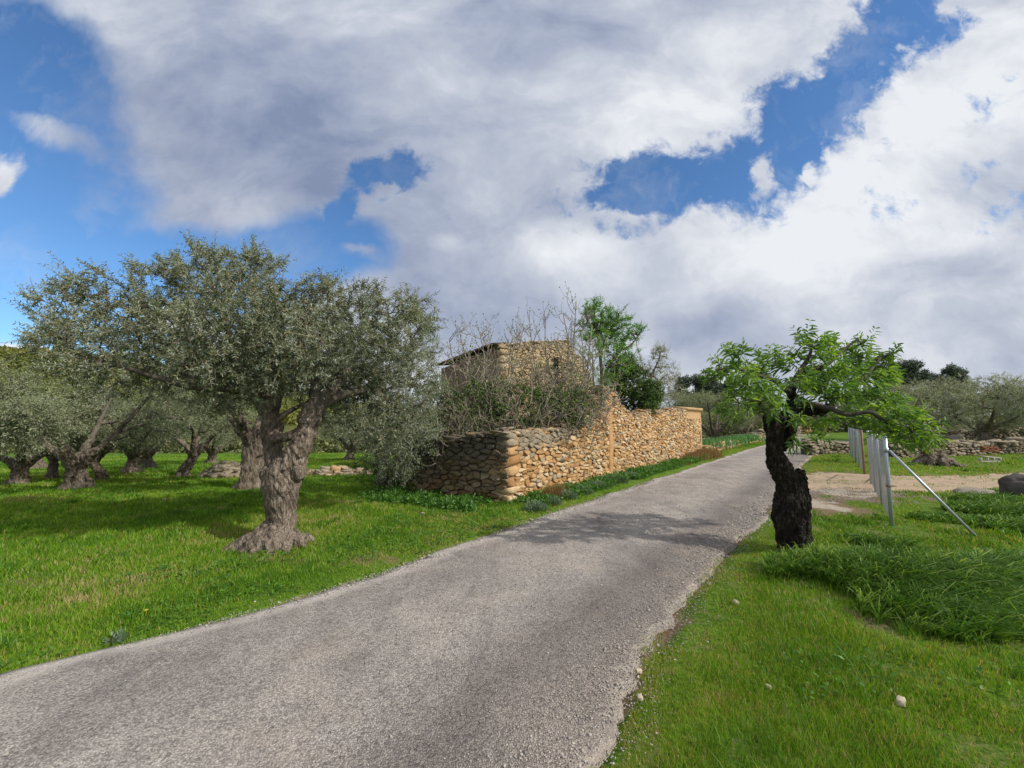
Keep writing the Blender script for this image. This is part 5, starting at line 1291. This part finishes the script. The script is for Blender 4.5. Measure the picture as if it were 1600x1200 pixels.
def tallgrass():
    rng = RS(710); X = []; Yy = []; Hh = []
    # outline of the long grass, picture points on the ground
    cl = [((1215, 900), .32, .20), ((1250, 905), .38, .24), ((1300, 912), .42, .28), ((1350, 925), .46, .32), ((1400, 935), .5, .34), ((1450, 945), .52, .36), ((1500, 950), .52, .38), ((1550, 945), .5, .36), ((1600, 935), .5, .34), ((1540, 915), .3, .2), ((1420, 975), .3, .3), ((1480, 990), .3, .32), ((1540, 985), .35, .3),
          ((1365, 857), .3, .17), ((1400, 868), .28, .2), ((1340, 845), .25, .10), ((1480, 815), .5, .13), ((1560, 805), .7, .26), ((1600, 830), .6, .18), ((1540, 790), .5, .28), ((1600, 800), .7, .3)]
    for (px, py), rad, hh in cl:
        c = flatpt(px, py); n = int(230 * rad * rad * 2.2) + 3
        a = rng.uniform(0, 6.28, n); q = rad * np.sqrt(rng.uniform(0, 1, n)); X.append(c[0] + np.cos(a) * q * 1.15); Yy.append(c[1] + np.sin(a) * q * .8); Hh.append(hh * (1 - .4 * (q / rad) ** 2) * rng.uniform(.6, 1.15, n))
    cx, cy, ch = np.concatenate(X), np.concatenate(Yy), np.concatenate(Hh); m = (roaddist(cx, cy) > .5) & (trackdist(cx, cy) > .1); cx, cy, ch = cx[m], cy[m], ch[m]; N = len(cx)
    k = 20; tt = np.repeat(rng.normal(size=N) * .15, k); aa = rng.uniform(0, 6.28, N * k); rr = np.repeat(rng.uniform(.01, .05, N), k) * rng.uniform(.2, 1, N * k)
    x = np.repeat(cx, k) + np.cos(aa) * rr; y = np.repeat(cy, k) + np.sin(aa) * rr; h = np.repeat(ch, k) * rng.uniform(.5, 1.15, N * k); n = N * k; r = np.hypot(x, y)
    tint = np.clip(.36 + tt + (fbm2(x, y, 2, 43, 3) - .5) * .6 + rng.normal(size=n) * .16, 0, 1); tint = np.where(rng.uniform(0, 1, n) < .06, 1, tint)
    blades('long_grass', x, y, h, .0095 * np.clip(r / 5, .8, 2) * rng.uniform(.6, 1.25, n), tint, rng, 'tall', .95, 4, 'long dark green arching grass right of the almond trunk', wind=(.2, -.25), ang=aa)
    # medium tufts over both meadows
    rng = RS(712); cx, cy, cr = polar(rng, 700, 2, 26); m = (roaddist(cx, cy) > .35) & (trackdist(cx, cy) > .2) & (verge(cx, cy) < .3); cx, cy, cr = cx[m], cy[m], cr[m]
    k = 60; x = np.repeat(cx, k); y = np.repeat(cy, k); s = np.repeat(rng.uniform(.04, .16, len(cx)), k); n = len(x)
    x += rng.normal(size=n) * s; y += rng.normal(size=n) * s; r = np.hypot(x, y)
    m = (roaddist(x, y) > .1); x, y, r = x[m], y[m], r[m]; n = len(x)
    blades('grass_tufts', x, y, rng.uniform(.05, .13, n), .004 * np.clip(r / 3, .9, 7), np.clip(rng.normal(size=n) * .2 + .25, 0, 1), rng, 'grass', .9, 2, 'taller darker tufts standing in the meadow grass')
tallgrass()
def wallplants():
    A = np.array(flatpt(795, 790)); B = np.array([9.05, 19.75]); d = unit(B - A); N = np.array([d[1], -d[0]]); Lw = np.linalg.norm(B - A)
    def mound(name, label, cat, p, R, Hh, mat, n, L, W, rng, group=None, up=.6):
        g = np.array([p[0], p[1], float(gz(p[0], p[1]))]); dd = unit(rng.normal(size=(n, 3))); dd[:, 2] = np.abs(dd[:, 2])
        pos = g + dd * np.array([R, R, Hh]) * rng.uniform(.15, .85, (n, 1)); lf = MB()
        leafmesh(lf, pos, unit(dd + [0, 0, up] + rng.normal(size=(n, 3)) * .4), rng.uniform(.6, 1.2, n) * L, W, rng, np.clip(rng.uniform(0, 1, n) * .8 + .2 * dd[:, 2], 0, 1), hi=False)
        o = lf.obj(name, M[mat], loc=g); tag(o, label, cat, group); return o
    rng = RS(720); lab = ['first', 'second', 'third', 'fourth', 'fifth', 'sixth', 'seventh', 'eighth', 'ninth']
    for i, (s, o, R) in enumerate([(-.15, .75, .26), (.45, .7, .22), (1.2, .62, .25), (1.9, .6, .28), (2.7, .55, .3), (3.35, .5, .34), (3.95, .55, .32), (4.9, .5, .28), (6.6, .45, .25)]):
        p = A + d * s + N * o
        mound('lavender_clump', f'grey-green lavender clump at the tall wall foot, {lab[i]} from its near corner', 'lavender', p, R, R * .75, 'lav', 900, .075, .012, rng, 'lavender clumps along the tall wall')
    x = []; y = []
    for s in rng.uniform(-3.2, Lw, 15000):
        w = .72 if s > 0 else 1.1; o = rng.uniform(.02, w) ** 1.0
        if fbm2(s, o, 2.2, 81, 2) < .42: continue
        if s >= 0: p = A + d * s + N * o
        else:
            e = unit(np.array([-2.9, 9.85]) - A); p = A + e * (-s) + np.array([e[1], -e[0]]) * -o * -1.
            p = A + e * (-s) + np.array([-.46, -.89]) * o
        x.append(p[0]); y.append(p[1])
    x, y = np.array(x), np.array(y); n = len(x); g = np.stack([x, y, gz(x, y) + rng.uniform(0, .16, n) * fbm2(x, y, 2, 83, 2) * 1.6], 1); lf = MB(); D = unit(rng.normal(size=(n, 3)) + [0, 0, .8])
    for q in range(3): leafmesh(lf, g + rng.normal(size=(n, 3)) * .02, unit(D + rng.normal(size=(n, 3)) * .6), rng.uniform(.05, .11, n), rng.uniform(.018, .035, n), rng, rng.uniform(0, 1, n), hi=False)
    tag(lf.obj('wall_weeds', M['weed']), 'green weeds growing along the foot of the tall wall', kind='stuff')
    def dry(label, s, o, R, Hh, n):
        p = A + d * s + N * o; rg = RS(int(s * 10) + 3); q = rg.normal(size=(n, 2)) * R * .5
        x = p[0] + q[:, 0] * d[0] * 1.6 + q[:, 1] * N[0]; y = p[1] + q[:, 0] * d[1] * 1.6 + q[:, 1] * N[1]; m = roaddist(x, y) > .0; x, y = x[m], y[m]
        ob = blades('dry_grass', x, y, rg.uniform(.5, 1.1, len(x)) * Hh, np.full(len(x), .010), rg.uniform(0, 1, len(x)), rg, 'dry', .7, 2); del ob['kind']
        L = ob.data; V = np.zeros(len(L.vertices) * 3, np.float32); L.vertices.foreach_get('co', V); V = V.reshape(-1, 3) - np.array([p[0], p[1], 0], np.float32); L.vertices.foreach_set('co', V.ravel()); ob.location = (p[0], p[1], 0)
        tag(ob, label, 'dry grass', 'brown dry grass tussocks at the tall wall')
    dry('brown dry grass tussock hiding the foot of the far wall end', 13.9, .35, .55, .42, 2600); dry('brown dry grass before the wall, nearer than the far-end tussock', 12.3, .3, .5, .36, 1800)
    dry('small reddish dry grass tuft near the near corner of the wall', 1.15, .35, .2, .3, 500); dry('brown dry grass low on the wall where the plaster strip ends', 9.6, .3, .4, .2, 900)
    # iris bed
    rng = RS(730); a, b = np.array([9.6, 20.9]), np.array(flatpt(1175, 692)); t = rng.uniform(0, 1, 2600); q = a + (b - a) * t[:, None] + rng.normal(size=(2600, 2)) * [.5, .35]
    blades('iris_bed', q[:, 0] - .2, q[:, 1] + .2, rng.uniform(.3, .55, 2600), np.full(2600, .05), rng.uniform(0, 1, 2600), rng, 'iris', .35, 2, 'green iris leaves behind the pale stone edging', z=gz(q[:, 0], q[:, 1]) + .22)
    # silver plant by the left road edge, two yellow flowers
    g = G(180, 1003); mound('silver_plant', 'small silver-leaved plant on the left road edge in the foreground', 'plant', g, .075, .06, 'lav', 140, .045, .011, RS(4))
    g = G(228, 965); rg = RS(5); lf = MB(); a = np.linspace(0, 6.28, 12, endpoint=False); leafmesh(lf, np.tile(g + [0, 0, .06], (12, 1)), np.stack([np.cos(a), np.sin(a), a * 0 + .25], 1), .017, .009, rg, .5, hi=False); tube(lf, [g, g + [0, 0, .03], g + [0, 0, .06]], .0012, 4)
    t = NT('yellow_petal'); M['yel'] = t.leaf(c4(.75, .6, .03), .5, .3); tag(lf.obj('yellow_flower', M['yel'], loc=g), 'single tiny yellow flower in the left foreground grass', 'flower')
wallplants()
def gravel():
    rng = RS(740); n = 26000; y = np.exp(rng.uniform(np.log(1.6), np.log(13), n)); side = rng.uniform(0, 1, n)
    o = np.abs(rng.normal(size=n)) * .14
    x = np.where(side < .68, edgeR(y) - .18 + rng.normal(size=n) * .20, edgeL(y) + .10 + rng.normal(size=n) * .10)
    more = rng.uniform(0, 1, n) < .2; x = np.where(more, edgeL(y) + rng.uniform(0, 1, n) * (edgeR(y) - edgeL(y)), x)
    vg = rng.uniform(0, 1, n) < .25; x = np.where(vg, rng.uniform(6.2, 9.8, n), x); y = np.where(vg, rng.uniform(8.2, 12.2, n), y); ok = ~vg | (verge(x, y) > .45) | (trackdist(x, y) < .1); x, y = x[ok], y[ok]; n = len(x)
    s = rng.uniform(.0025, .0065, n) * np.where(rng.uniform(0, 1, n) < .05, 1.9, 1) * np.clip(y / 3.5, 1, 2)
    lat = np.clip((x - edgeL(y)) / (edgeR(y) - edgeL(y)), 0, 1); zc = gz((edgeL(y) + edgeR(y)) / 2, y)
    z = np.where((lat > 0) & (lat < 1), zc + .012 + .045 * 4 * lat * (1 - lat), gz(x, y)) + s * .3
    oc = np.array([[1, 0, 0], [-1, 0, 0], [0, 1, 0], [0, -1, 0], [0, 0, 1], [0, 0, -1]], float); Fo = np.array([[0, 2, 4], [2, 1, 4], [1, 3, 4], [3, 0, 4], [2, 0, 5], [1, 2, 5], [3, 1, 5], [0, 3, 5]])
    V = np.stack([x, y, z], 1)[:, None] + (oc[None] + rng.normal(size=(n, 6, 3)) * .25) * s[:, None, None] * np.array([1, 1, .65])
    mb = MB(); mb.add(V.reshape(-1, 3), (np.arange(n)[:, None, None] * 6 + Fo[None]).reshape(-1, 3), np.repeat(rng.uniform(0, 1, n), 6))
    tag(mb.obj('gravel', M['gravel']), 'loose chippings along the road margins', kind='stuff')
gravel()
